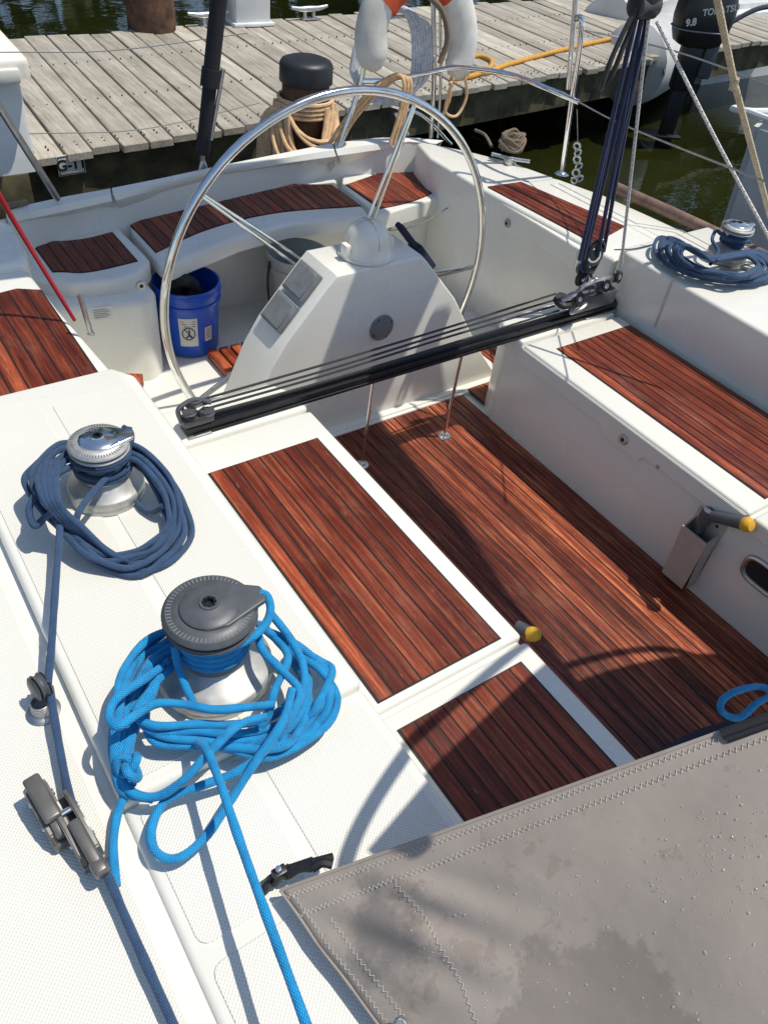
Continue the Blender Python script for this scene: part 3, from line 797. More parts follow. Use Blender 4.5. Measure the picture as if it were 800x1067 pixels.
# --- cockpit seats
def seat(s, name):
    mx = lambda x: x if s > 0 else 3.2 - x
    def pr(q, x0, x1, y0, y1, z0, z1, bv, sg=4):
        X0, X1 = sorted((mx(x0), mx(x1))); q.prism([(X0, y0), (X1, y0), (X1, y1), (X0, y1)], z0, z1, bv, sg)
    q = B()
    X = [mx(.565), mx(1.115), mx(1.115), mx(1.06), mx(.565)]; Y = [-.6, -.6, 1.93, 2.03, 2.03]
    P = list(zip(X, Y)); P = P if s > 0 else P[::-1]
    q.prism(P, -.02, .402, .014, 4)
    base = q.build(name, 'gel', boat)
    q = B(); pr(q, .58, 1.122, .752, 1.835, .36, .42, .012); pr(q, .585, 1.122, -.3, .738, .36, .416, .012)
    X = [mx(.58), mx(1.122), mx(1.122), mx(1.07), mx(.58)]; Y = [1.848, 1.848, 1.95, 2.035, 2.035]
    P = list(zip(X, Y)); P = P if s > 0 else P[::-1]
    q.prism(P, .36, .424, .016, 4)
    q.build('seat_lid', 'gel', base)
    a0, a1 = (.690, 1.062) if s > 0 else (2.185, 2.602)
    teak_panel(base, a0, a1, .775 if s > 0 else .775, 1.69 if s > 0 else 1.75, .4195, .041)
    teak_panel(base, a0, a1, -.25, .690, .4155, .041)
    return base
s1 = seat(1, 'starboard_seat'); s2 = seat(-1, 'port_seat')
xplate([(1.83, .41), (1.83, .345), (1.38, .345), (1.355, .315), (1.19, .310), (1.165, .345), (.76, .345), (.76, .41)], 2.072, 2.09).build('locker_lip', 'gel', s2)
lock((2.0705, 1.262, .358), (-1, 0, .1), s2)
q = B(); q.lathe([(0, .004), (.006, .004), (.008, 0)], (2.0705, 1.10, .352), 12, axis=(-1, 0, 0)); q.build('screw', 'steel_dull', s2)
# engine panel recess with steel rim on the port seat face
q = B(); cxp = WX(797, 602, 2.085)
P = [(cxp.y + .075 * math.copysign(abs(math.cos(t)) ** .6, math.cos(t)), cxp.z + .045 * math.copysign(abs(math.sin(t)) ** .6, math.sin(t))) for t in [2 * PI * k / 28 for k in range(28)]]
pr_ = B(); pr_.tube([(2.083, y, z) for y, z in P], .010, 8, closed=True, raw=True); ep = pr_.build('panel_rim', 'steel_dull', s2)
xplate(P, 2.080, 2.087, 0).build('dark_window', 'hole', ep)
# winch handle pocket
pk = B(); y0, y1 = .80, .905; zb, zt = .035, .265
for (ya, yb, xa, xb) in ((y0, y1, 2.018, 2.024), (y0, y0 + .006, 2.024, 2.085), (y1 - .006, y1, 2.024, 2.085)):
    pk.mesh([(xa + .012, ya + .006, zb), (xb, ya + .006, zb), (xb, yb - .006, zb), (xa + .012, yb - .006, zb), (xa, ya, zt), (xb, ya, zt + (.02 if xb > 2.05 else 0)), (xb, yb, zt + (.02 if xb > 2.05 else 0)), (xa, yb, zt)],
            [(0, 1, 2, 3), (4, 5, 6, 7), (0, 1, 5, 4), (1, 2, 6, 5), (2, 3, 7, 6), (3, 0, 4, 7)])
pk.box(2.03, 2.08, y0 + .01, y1 - .01, zb, zb + .01)
pk.box(2.079, 2.086, y0 - .005, y1 + .005, zt - .05, zt + .06, .004)
pock = pk.build('winch_handle_pocket', 'pocket', s2)
for yy in (.825, .88): q = B(); q.lathe([(0, .002), (.005, .002), (.006, 0)], (2.079, yy, zt + .035), 10, axis=(-1, 0, 0)); q.build('rivet', 'hole', pock)

wh = thing('winch_handle', (2.05, .86, .05), 'dark winch handle with a yellow knob standing in the beige pocket', 'winch handle')
k0 = Vector((2.052, .862, .07)); k1 = Vector((2.052, .862, .335)); k2 = WX(779, 547, 2.045)
q = B(); q.tube([k0, k0.lerp(k1, .5), k1 + Vector((0, 0, -.02))], .015, 12); q.lathe([(0, .022), (.018, .02), (.022, .005), (.021, -.03), (0, -.035)], k1, 20); q.build('socket_arm', 'greyp', wh)
q = B(); q.tube([k1 + Vector((0, -.005, .0)), k1.lerp(k2, .3), k1.lerp(k2, .9)], lambda u: .0165 + .004 * u, 14); q.build('grip', 'greyp', wh)
d_ = (k2 - k1).normalized()
q = B(); q.lathe([(0, .018), (.017, .014), (.0235, .004), (.0245, -.006), (.021, -.016), (0, -.018)], k2, 24, axis=d_); q.build('knob', 'yellow', wh)
wh = thing('winch_handle', (1.14, .76, .2), 'yellow winch handle knob peeping over the edge of the near teak seat', 'winch handle')
k2 = W(557, 661, .405)
q = B(); q.tube([(k2.x - .015, .80, .1), (k2.x - .008, .80, .30), (k2.x - .006, .795, .385)], .013, 12); q.tube([(k2.x - .008, .80, .385), (k2.x, k2.y + .02, .395)], .016, 12); q.build('grip', 'greyp', wh)
q = B(); q.lathe([(0, .018), (.014, .013), (.0195, .002), (.0205, -.010), (.017, -.02), (0, -.02)], k2, 24, axis=(.5, -.75, .45)); q.build('knob', 'yellow', wh)

# --- pedestal
prof = [(.69, .19), (.655, .225), (.47, .39), (.37, .455), (.20, .57), (.03, .70), (.0, .75)]
YF, YB = 2.165, 2.385
poly = [(1.6 - h * (1 - .14 * max(0, (.37 - z) / .37)), z) for z, h in reversed(prof)] + [(1.6 + h, z) for z, h in prof]
t = bmesh.new(); nn = len(poly)
A = [t.verts.new((x, YF + (.0 if z < .3 else .0), z)) for x, z in poly]; D = [t.verts.new((x, YB, z)) for x, z in poly]
t.faces.new(A); t.faces.new(list(reversed(D)))
for i in range(nn): t.faces.new((A[i], A[(i + 1) % nn], D[(i + 1) % nn], D[i]))
bmesh.ops.recalc_face_normals(t, faces=t.faces)
bmesh.ops.bevel(t, geom=[e for e in t.edges if min(v.co.z for v in e.verts) > .001 and (all(v in A for v in e.verts) or all(v in D for v in e.verts))], offset=.013, segments=3, affect='EDGES', profile=.5)
q = B(); q.merge(t); q.box(.94, 2.37, 2.135, 2.40, .001, .012, .004)
ped = q.build('helm_pedestal', 'gel', boat, 28)
cc = Vector((1.6, 2.27, .69))
q = B(); q.lathe([(0, .003), (.106, .003), (.106, .010), (.094, .014), (.088, .026), (.083, .04), (.082, .058), (.077, .083), (.064, .104), (.044, .119), (.021, .127), (0, .129)], cc, 40)
comp = q.build('compass_cover', 'cream', ped)
q = B(); q.tube([cc + Vector((.0838 * math.cos(t_) * 1, 0, .045 + .086 * max(0, math.sin(t_)))) for t_ in [PI * k / 16 for k in range(17)]], .0022, 6); q.tube([cc + Vector((0, .0838 * math.cos(t_), .045 + .086 * math.sin(t_))) for t_ in [PI * k / 16 for k in range(17)]], .002, 6)
q.build('cover_seam', 'lead', comp)
for xx in (-.096, .092): q = B(); q.box(-.012, .012, -.02, .02, 0, .05, .006, loc=cc + Vector((xx, -.01, .01))); q.build('bezel_lug', 'cream', comp)
pc = WY(397, 341, YF); 
q = B(); q.lathe([(.054, 0), (.054, .006), (.050, .009), (.041, .009), (.040, .013), (.036, .015), (0, .015)], (pc.x, YF, pc.z), 36, axis=(0, -1, 0)); pl_ = q.build('round_cover_plate', 'greym', ped)
for k in range(4): 
    an = k * PI / 2 + .5; q = B(); q.lathe([(0, .0115), (.003, .0115), (.004, .009)], (pc.x + .046 * math.cos(an), YF, pc.z + .046 * math.sin(an)), 8, axis=(0, -1, 0)); q.build('screw', 'hole', pl_)
sl0 = Vector((1.6 - .225, 0, .655)); sl1 = Vector((1.6 - .39, 0, .47)); dsl = (sl1 - sl0).normalized(); nsl = Vector((dsl.z, 0, -dsl.x)); nsl = nsl if nsl.z > 0 else -nsl
Q = Matrix((dsl, Vector((0, 1, 0)), nsl)).transposed()
for k, off in enumerate((.045, .180)):
    cpt = sl0 + dsl * off; q = B(); q.box(-.060, .060, -.070, .070, .0, .022, .006, 3, rot=Q, loc=Vector((cpt.x, 2.278, cpt.z)))
    q.box(-.05, .05, -.06, .06, .022, .0255, .0015, 1, rot=Q, loc=Vector((cpt.x, 2.278, cpt.z)))
    q.build('instrument_cover', 'greym', ped)
nr = Vector((-nsl.x, 0, nsl.z)); dr = Vector((-dsl.x, 0, dsl.z)); Q = Matrix((dr, Vector((0, 1, 0)) * -1, nr)).transposed()
q = B(); c0 = Vector((1.6 + .225, 2.345, .655)) + dr * .05 + nr * .022
q.box(-.13, .05, -.022, .022, 0, .022, .006, rot=Q, loc=c0); q.box(.0, .14, -.034, .034, -.014, .030, .008, rot=Q, loc=c0); q.build('engine_control', 'navy_cloth', ped)
# --- steering wheel
WC = Vector((1.6, 2.437, .467)); WR = .731
q = B(); q.tube(circle_pts(WC, WR, 96, (0, 1, 0)), .0158, 14, closed=True, raw=True); whl = q.build('steering_wheel', 'steel', boat)
for (px, py) in ((213, 205), (432, 108), (498, 277), (208, 416), None or (0, 0)):
    if px: p_ = WY(px, py, 2.437); an = math.atan2(p_.z - WC.z, p_.x - WC.x)
    else: an = -PI / 2 + .3
    e = WC + Vector((math.cos(an), 0, math.sin(an))) * (WR - .012); h0 = WC + Vector((math.cos(an), 0, math.sin(an))) * .05 + Vector((0, -.03, 0))
    sd = Vector((-math.sin(an), 0, math.cos(an)))
    q = B()
    for s_ in (-1, 1): q.tube([h0 + sd * .016 * s_, h0.lerp(e, .5) + sd * .012 * s_, e + sd * .004 * s_], .0062, 8)
    q.build('spoke', 'steel', whl)
q = B(); q.lathe([(0, .05), (.05, .045), (.06, .03), (.06, -.02), (.03, -.05), (0, -.05)], WC + Vector((0, -.01, 0)), 28, axis=(0, 1, 0)); q.build('hub', 'steel', whl)

# --- traveller across the cockpit
TY = 1.895
q = B(); q.box(.70, 2.64, TY - .024, TY + .024, .430, .458, .003)
q.box(.70, 2.64, TY - .012, TY + .012, .458, .467, .002)
q.box(.72, 2.62, TY - .030, TY - .025, .424, .436, .002)
trk = q.build('traveller_track', 'track', boat)
for xa, xb in ((.70, .78), (2.45, 2.64)): q = B(); q.box(xa, xb, TY - .035, TY + .04, .421, .431, .003); q.build('track_foot', 'steel_dull', trk)
for (x, y) in ((1.418, 1.915), (1.827, 1.915)):
    q = B(); q.tube([(x, y, .0), (x, y - .015, .432)], .0062, 10); st = q.build('support_rod', 'steel', trk)
    q = B(); q.lathe([(0, .014), (.012, .014), (.014, .008), (.026, .006), (.028, 0)], (x, y, .0), 20); q.build('rod_foot', 'steel', st)
def sheave(q, cen, r, th, axis, matc=0):
    q.lathe([(0, th / 2), (r * .98, th / 2), (r, th * .42), (r * .86, th * .1), (r * .86, -th * .1), (r, -th * .42), (r * .98, -th / 2), (0, -th / 2)], cen, 24, axis=axis, mat=matc)
q = B(); eb = Vector((.745, TY, .505))
sheave(q, eb + Vector((0, .012, .018)), .028, .016, (0, .3, 1)); sheave(q, eb + Vector((-.03, -.02, .012)), .022, .014, (0, .3, 1)); sheave(q, eb + Vector((.03, -.015, -.008)), .024, .014, (0, .2, 1))
q.tube([eb + Vector((-.05, 0, -.03)), eb + Vector((-.055, .0, .02)), eb + Vector((0, .01, .032)), eb + Vector((.05, 0, .012))], .008, 8)
q.box(-.05, .05, -.025, .025, -.045, -.02, .006, loc=eb); q.build('end_block', 'greyp', trk)
# car and blocks
car = thing('traveller_car', (2.5, TY, .478), 'cluster of dark blocks on the traveller car at the far right end of the track', 'block')
q = B(); q.box(2.37, 2.60, TY - .035, TY + .035, .468, .534, .008); q.box(2.40, 2.57, TY - .022, TY + .022, .534, .552, .005); q.build('carriage', 'greyp', car)
for (x, y, z, r, ax) in ((2.30, TY - .01, .535, .036, (0, -.4, 1)), (2.36, TY - .035, .540, .030, (.2, -1, .5)), (2.50, TY - .035, .570, .026, (.1, -1, .3)), (2.585, TY - .02, .585, .026, (.3, -1, .2)), (2.43, TY + .03, .58, .03, (0, -1, .2))):
    q = B(); sheave(q, (x, y, z), r, .020, ax); sv = q.build('sheave', 'black', car)
    q = B(); q.lathe([(0, .013), (.010, .013), (.012, .008)], (x, y, z), 14, axis=ax); q.build('pin', 'steel', sv)
q = B()
q.tube([(2.27, TY, .52), (2.33, TY - .03, .56), (2.42, TY, .57), (2.52, TY - .02, .59), (2.61, TY, .56)], .010, 8)
q.tube([(2.33, TY - .045, .49), (2.36, TY - .06, .51), (2.40, TY - .05, .52), (2.36, TY - .03, .50)], .007, 8, closed=True)
q.tube([(2.47, TY - .02, .52), (2.49, TY, .58), (2.455, TY + .01, .60)], .008, 8); q.tube([(2.56, TY, .54), (2.59, TY - .02, .60), (2.60, TY, .64)], .007, 8)
q.build('shackle', 'steel_dull', car)
# control lines
q = B()
for i in range(4):
    A = Vector((.76, TY + .024 - .012 * i, .518 - .010 * i)); D = Vector((2.29, TY + .026 - .013 * i, .550 - .018 * i))
    q.tube([A, A.lerp(D, .3) + Vector((0, 0, -.006 - .003 * (i % 2))), A.lerp(D, .65) + Vector((0, .002, -.008 + .004 * (i % 3))), D], .0042, 8)
q.tube([WY(205, 430, TY - .02), WY(198, 420, TY), WY(190, 424, TY + .02), WY(196, 436, TY - .02), WY(215, 434, TY - .03), WY(212, 424, TY)], .005, 8)
tag(q.build('traveller_control_line', 'rope_black'), 'black control lines running along the traveller across the cockpit', 'rope')

# --- mainsheet
lb = Vector((2.455, TY + .04, .680)); ub = WY(672, 3, TY)
bk = thing('mainsheet_block', lb + Vector((0, 0, -.07)), 'black mainsheet block with a big round sheave above the traveller car', 'block')
ax = Vector((-.3, -1, .25))
q = B(); sheave(q, lb, .045, .034, ax); q.build('sheave', 'greyp', bk)
q = B(); q.lathe([(.022, .022), (.030, .022), (.032, .016), (.022, .016)], lb, 20, axis=ax); q.lathe([(0, .016), (.02, .017)], lb, 16, axis=ax); q.build('bearing', 'steel', bk)
q = B(); q.tube([lb + Vector((-.04, -.02, .03)), lb + Vector((-.045, -.02, -.03)), lb + Vector((0, -.02, -.075)), lb + Vector((.04, -.01, -.04)), lb + Vector((.045, -.01, .03)), lb + Vector((0, -.015, .06))], .009, 8, closed=True); q.build('cheek', 'black', bk)
q = B(); sheave(q, lb + Vector((0, .02, -.075)), .026, .02, ax); q.build('sheave', 'greyp', bk)
bk2 = thing('mainsheet_block', ub, 'black block at the top edge where the dark blue mainsheet falls meet', 'block')
q = B(); q.box(-.045, .045, -.03, .03, -.04, .06, .014, 3, loc=ub); q.build('cheek', 'black', bk2)
q = B(); sheave(q, ub + Vector((0, 0, -.005)), .036, .085, (1, 0, 0)); q.build('sheave', 'greyp', bk2)
q = B()
for (x0, x1) in ((-.036, -.086), (-.022, -.064), (-.008, -.040), (.006, .010), (.020, .040), (.034, .068)):
    A = ub + Vector((x0, random.uniform(-.01, .01), -.03)); D = lb + Vector((x1, -.01 + random.uniform(-.015, .015), .0))
    q.tube([A, A.lerp(D, .5) + Vector((random.uniform(-.004, .004), 0, 0)), D], .0078, 8)
q.tube([lb + Vector((-.052, -.01, 0)), lb + Vector((-.05, -.015, -.045)), lb + Vector((-.03, -.02, -.055)), lb + Vector((-.02, -.01, 0))], .0066, 8)
q.tube([lb + Vector((.03, -.01, -.01)), lb + Vector((-.05, -.04, -.12)), Vector((2.345, TY - .05, .52))], .005, 8)
tag(q.build('mainsheet', 'rope_sheet'), 'dark blue mainsheet falls between the upper block and the traveller', 'rope')
q = B(); A = ub + Vector((-.01, -.01, .02)); q.tube([A, A + Vector((-.05, 0, -.06)), A + Vector((-.085, 0, -.15)), A + Vector((-.10, 0, -.23)), A + Vector((-.085, .01, -.255)), A + Vector((-.065, 0, -.21)), A + Vector((-.045, 0, -.12)), A + Vector((-.0, .01, 0))], .008, 8)
tag(q.build('rope_tail', 'rope_black'), 'slack black line hanging in a loop from the top block', 'rope')
q = B(); A = ub + Vector((.012, -.02, -.04)); D = Vector((2.60, TY - .01, .62)); q.tube([A, A.lerp(D, .5), D], .006, 8)
tag(q.build('flecked_line', 'rope_fleck'), 'white flecked line running down beside the mainsheet to the track end', 'rope')
A = WY(684, 22, TY - .05); D = WY(812, 268, 1.25)
q = B(); q.tube([A, A.lerp(D, .5) + Vector((0, 0, -.008)), D], .0062, 8)
tag(q.build('flecked_line', 'rope_fleck'), 'white flecked line slanting from the top block out past the far winch', 'rope')
A = WY(741, -30, 1.7); Mx = WY(765, 86, 1.7); D = WY(812, 262, 1.7)
q = B(); q.tube([A, Mx, D], .011, 8, raw=True); q.tube([A + Vector((.014, .01, 0)), Mx + Vector((.004, 0, 0)), D + Vector((.006, .004, 0))], .008, 8, raw=True); q.tube([Mx + Vector((-.004, 0, .014)), Mx + Vector((.004, 0, -.02))], .0145, 10)
tag(q.build('cream_line', 'webbing'), 'cream flat line hanging down at the upper right corner', 'rope')

# --- steel: stanchions, pushpit, lifelines, backstay
q = B(); s0 = W(585, 181, .605); q.tube([s0, s0.lerp(WY(606, 28, 2.69), .5), WY(606, 28, 2.69), WY(600, 18, 2.74)], .0125, 12)
q.lathe([(0, .012), (.016, .012), (.022, .006), (.034, .004), (.036, 0)], s0, 20); q.build('stanchion', 'steel', boat)
q = B(); q.tube([WY(592, 92, 2.9), WY(600, -10, 2.9)], .0125, 12); q.build('stanchion', 'steel', boat)
YP = 3.5
def py(l, y=YP): return [WY(px, p2, y) for px, p2 in l]
q = B()
q.tube(py([(347, 168), (358, 140), (376, 84), (383, 45), (389, 22), (404, 5), (430, -6)]), .0125, 12)
q.tube([WY(404, 84, 3.5), WY(446, 75, 3.45), WY(478, 70, 3.35), WY(530, 77, 3.1), WY(570, 92, 2.85), WY(603, 106, 2.69)], .0125, 12)
q.tube(py([(451, -12), (452, 80), (449, 143)]), .0125, 12); q.tube(py([(458, -12), (459, 80), (456, 143)]), .0075, 10)
q.tube(py([(376, 84), (404, 84)]), .0125, 12)
q.tube(py([(408, 110), (440, 120), (470, 150)]), .0085, 10); q.tube(py([(425, 140), (412, 118)]), .0085, 10)
q.build('stern_rail', 'steel', boat, 60)
q = B(); q.tube([WY(-12, 92, 3.2), WY(0, 112, 3.2), WY(60, 207, 3.3)], .0135, 12); q.build('stern_rail', 'steel_dull', boat)
for l in (((0, 54), (120, 52), (258, 34)), ((30, 139), (150, 134), (270, 107))): q = B(); q.tube([WY(x, y, 3.9) for x, y in l], .0022, 6); q.build('lifeline', 'greym', boat)
q = B(); q.tube([WY(603, 106, 2.69), WY(650, 130, 2.3), WY(805, 192, 1.2)], .0034, 6); q.build('lifeline', 'steel_dull', boat); q = B(); q.tube([WY(606, 30, 2.69), WY(700, 52, 2.3), WY(815, 92, 1.5)], .0034, 6)
q.build('lifeline', 'steel_dull', boat)
q = B()
q.tube([WY(603, 106, 2.69) + Vector((0, 0, -.03)), WY(602, 150, 2.72)], .0015, 5)
for i_, (x, y, r) in enumerate(((601, 152, .016), (602, 159, .016), (601, 166, .017), (603, 173, .016), (600, 180, .018), (604, 186, .016), (598, 188, .015))): q.tube(circle_pts(WY(x, y, 2.72), r, 12, (.4, 1, .2) if i_ % 2 else (1, .5, .1)), .0055, 6, closed=True, raw=True)
q.build('shackle', 'steel_dull', boat)
q = B(); A = WY(231, -30, 3.45); D = WY(211, 160, 3.45)
q.tube([A, A.lerp(D, .55)], .034, 16); q.tube([A.lerp(D, .50), A.lerp(D, .60)], .041, 16); q.tube([A.lerp(D, .55), D], .030, 16)
bs = q.build('backstay_adjuster', 'blackcloth', boat)
q = B(); q.tube([A.lerp(D, .5) + Vector((.045, -.02, 0)), D + Vector((.04, -.01, .06))], .009, 10); q.tube([D, D + Vector((.0, .01, -.07))], .012, 8)
q.tube([D + Vector((-.02, 0, -.08)), D + Vector((0, 0, -.03)), D + Vector((.02, 0, -.08))], .007, 8); q.build('rod', 'steel_dull', bs)
# rubbing strip along the port edge
q = B()
e = [(3.165, 2.50), (3.21, 2.10), (3.236, 1.7), (3.235, 1.2), (3.225, .6), (3.2, 0)]
q.tube([(x + .014, y, .640) for x, y in e], .027, 12)
q.build('rubbing_strip', 'rail', boat)
# small steel bar and information plate on the starboard quarter
q = B(); A = W(95, 348, .602); q.tube([A, A + Vector((-.012, 0, .13)), A + Vector((-.014, 0, .135))], .0085, 8); q.lathe([(0, .006), (.011, .004), (.012, 0)], A, 12); q.build('flag_socket', 'steel_dull', boat)
pp = WY(103, 372 - 50, 2.79); q = B(); q.box(-.042, .042, -.003, .003, -.028, .028, .002, rot=Matrix.Rotation(-.2, 3, 'Z'), loc=pp + Vector((0, -.03, 0)))
pt = q.build('information_plate', 'label', boat)
Q = Matrix.Rotation(-.2, 3, 'Z'); q = B()
for k in range(5): q.box(-.03, .02 + .01 * (k % 2), -.0042, -.0032, .014 - k * .008, .016 - k * .008, rot=Q, loc=pp + Vector((0, -.03, 0)))
q.build('fine_print', 'greym', pt)
q = B(); p_ = W(135, 398, .30); q.box(-.045, .045, -.03, .03, -.03, .02, .005, rot=Matrix.Rotation(-.5, 3, 'Z'), loc=p_); q.build('wood_chock', 'teak', boat)
q = B(); q.tube([W(-40, 120, 1.3), W(0, 205, 1.0), W(78, 334, .61)], lambda u: .011 - .005 * u, 10)
tag(q.build('red_pole', 'red'), 'thin red pole slanting down to the helm seat at the left edge', 'pole')
q = B(); q.tube([W(-10, 214, .615), W(12, 213, .615), W(28, 210, .61)], .012, 8); tag(q.build('dock_line', 'rope_brown'), 'short grey brown rope lying over the stern rim at the left edge', 'rope')

# --- winches
def winch(name, cen, rb, rt, h, top, label, df=.52):
    base, cap = ('silver', top)
    q = B(); q.lathe([(rb, 0), (rb, .010), (rb * .985, .012), (rb * .985, .015), (rb, .017), (rb, .026), (rb * .985, .031), (rb * .95, .034), (rb * .80, .043), (rb * (df + .06), .057), (rb * df, .062)], cen, 56)
    o = q.build(name, base, boat); o['label'] = label
    q = B(); q.lathe([(rb * df, .060), (rb * (df - .02), .075), (rb * (df - .03), .09), (rb * (df - .03), h * .66), (rb * df, h * .74), (rt * .8, h * .78)], cen, 48); q.build('drum', 'silver' if top != 'greyp' else 'greym', o)
    q = B(); q.lathe([(rt * .7, h * .78), (rt * .97, h * .80), (rt, h * .825), (rt * .96, h * .845), (rt * .80, h * .85), (rt * .80, h * .865), (rt * .97, h * .875), (rt, h * .895), (rt * .985, h * .915), (rt * .93, h * .930), (rt * .92, h * .938), (rt * .77, h * .945), (rt * .75, h * .952), (rt * .60, h * .955)], cen, 64)
    jw = q.build('self_tailing_jaw', 'greyp' if top == 'greyp' else 'silver', o)
    q = B()
    for k in range(60):
        an = 2 * PI * k / 60; Q = Matrix.Rotation(an, 3, 'Z') @ Matrix.Rotation(.28, 3, 'Y')
        q.box(rt * .79, rt * .90, -.0010, .0010, -.001, .0006, 0, rot=Matrix.Rotation(an, 3, 'Z') @ Matrix.Rotation(.0, 3, 'Y'), loc=Vector(cen) + Vector((0, 0, h * .9415)))
    q.build('jaw_rib', 'greym' if top == 'greyp' else 'greyp', jw)['kind'] = 'stuff'
    q = B(); q.lathe([(rt * .62, h * .94), (rt * .62, h * .975), (rt * .58, h * .99), (rt * .40, h * 1.0), (rt * .22, h * 1.02), (rt * .20, h * 1.035), (rt * .155, h * 1.035), (rt * .15, h * .98), (0, h * .98)], cen, 40); tp = q.build('top_cap', cap, o)
    q = B(); q.lathe([(0, h * .99), (rt * .13, h * .99)], cen, 8)
    for k in range(8): q.box(rt * .10, rt * .155, -.003, .003, h * .99, h * 1.034, rot=Matrix.Rotation(k * PI / 4, 3, 'Z'), loc=cen)
    q.build('handle_socket', 'black', tp)
    # stripper arm
    an = math.radians(-14); Q = Matrix.Rotation(an, 3, 'Z')
    q = B(); t = bmesh.new()
    pts = [(-.2, .62), (.35, .60), (1.12, .30), (1.18, .18), (1.18, -.14), (1.05, -.20), (.3, -.60), (-.2, -.62)]
    q.prism([tuple((Q @ Vector((x * rt, y * rt, 0)))[:2]) for x, y in pts], h * .935, h * .975, .004, 3)
    bmesh.ops.translate(q.bm, verts=q.bm.verts, vec=Vector(cen)); q.bm.normal_update()
    q.build('stripper_arm', cap, o)
    return o
W1 = Vector((.338, 1.462, .684)); W2 = Vector((.336, .868, .684)); W3 = Vector((3.015, 1.70, .662))
winch('winch', W1, .088, .068, .165, 'steel', 'silver winch with a polished chrome cap on the near side deck', .64)
winch('winch', W2, .112, .086, .205, 'greyp', 'silver winch with a dark grey plastic top wrapped in bright blue rope')
winch('winch', W3, .080, .066, .150, 'steel', 'chrome topped winch on the far deck')

# --- winch ropes
def pxl(l, base, off=(0, 0)): return [W(p[0] + off[0], p[1] + off[1], base + p[2]) for p in l]
def helix(q, cen, r, z0, z1, turns, rr, a0=0, seg=9):
    n_ = int(turns * 22); q.tube([Vector(cen) + Vector(((r) * math.cos(a0 - 2 * PI * turns * k / n_), r * math.sin(a0 - 2 * PI * turns * k / n_), z0 + (z1 - z0) * k / n_)) for k in range(n_ + 1)], rr, seg, raw=True)
RR = .0073
q = B()
helix(q, W1, .088 * .61 + .006, .072, .100, 2.3, RR, 1.0); helix(q, W1, .062, .112, .126, 1.9, RR, 3.6)
core = [(128, 462, .10), (150, 474, .10), (172, 500, .075), (187, 528, .05), (190, 555, .03), (172, 580, .02), (140, 592, .018), (108, 588, .03), (84, 570, .05), (66, 548, .075), (50, 528, .10), (38, 508, .11), (42, 490, .12), (62, 472, .11), (84, 466, .09)]
ccx, ccy = 112, 528
for i in range(9):
    k = (.80 + .034 * i); ph = random.uniform(-.03, .03)
    P = []
    for j, (x, y, h) in enumerate(core):
        jit = Vector((random.uniform(-3, 3), random.uniform(-3, 3)))
        kk = k + (.06 * math.sin(j * .9 + i * 2.1))
        P.append(W(ccx + (x - ccx) * kk + jit.x, ccy + (y - ccy) * kk + jit.y, W1.z + max(.008, h * (1.0) - (i % 3) * .010 + .006 * math.sin(i * 2.3 + j))))
    q.tube(P, RR, 9, closed=False)
for i in range(4):   # the strands gathered over the bundle on the left
    q.tube(pxl([(45 + i * 5, 485 - i * 2, .135), (40 + i * 6, 500, .15), (44 + i * 5, 518, .15), (56 + i * 4, 534, .12), (72 + i * 5, 548 + i, .085), (96 + i * 5, 562 + i * 4, .045), (118 + i * 4, 578 + i * 2, .02), (135, 586, -.01)], W1.z), RR, 9)
q.tube(pxl([(36, 516, .12), (30, 532, .10), (36, 548, .08), (46, 540, .09), (58, 530, .12), (60, 512, .14), (54, 498, .15), (60, 488, .14)], W1.z), RR, 9)
q.tube(pxl([(135, 446, .135), (134, 458, .125), (126, 478, .11), (112, 496, .095), (98, 512, .095), (88, 524, .10), (80, 540, .09), (84, 556, .05), (96, 566, .01)], W1.z), RR, 9)
q.tube(pxl([(128, 445, .140), (137, 452, .12), (133, 470, .10), (124, 478, .08)], W1.z), RR, 9)
q.tube(pxl([(170, 527, .05), (158, 533, .02), (146, 528, .01), (141, 516, .012), (144, 508, .01)], W1.z), RR, 9)
q.tube(pxl([(62, 541, .09), (62, 560, .085), (58, 610, .075), (54, 670, .06), (50, 713, .048)], W1.z), RR, 9)
q.tube(pxl([(52, 716, .045), (57, 750, .04), (66, 800, .035), (74, 835, .03), (92, 875, .030), (113, 915, .030), (128, 950, .028), (150, 1000, .026), (186, 1080, .024)], .66), RR, 9)
tag(q.build('navy_winch_rope', 'rope_navy'), 'navy blue rope coiled round the chrome capped near winch and led to the clutch', 'rope')

def uv(l, base=None, j=0):   # zoomed sketch coordinates of the bright rope -> world
    l = [(u + random.uniform(-j, j), v + random.uniform(-j, j), max(.009, h + random.uniform(-j, j) * .0012)) for u, v, h in l]
    return [W(90 + u / 2.857, 580 + v / 2.857, (.684 if base is None else base) + h) for u, v, h in l]
q = B()
rb = .0078
helix(q, W2, .112 * .50 + .0072, .086, .152, 4.2, rb, 2.0, 10)
q.tube(uv([(515, 108, .195), (538, 118, .192), (548, 160, .178), (530, 205, .165), (480, 250, .16), (400, 280, .157), (320, 282, .157), (268, 255, .157)]), rb, 10)
q.tube(uv([(262, 265, .14), (272, 320, .11), (292, 380, .085), (318, 435, .06)]), rb, 10)
q.tube(uv([(560, 440, .09), (470, 450, .095), (380, 456, .10), (290, 440, .10), (210, 438, .11), (150, 470, .12), (95, 505, .125), (68, 480, .125), (80, 435, .125), (120, 400, .12), (180, 360, .11), (222, 330, .10)]), rb, 10)
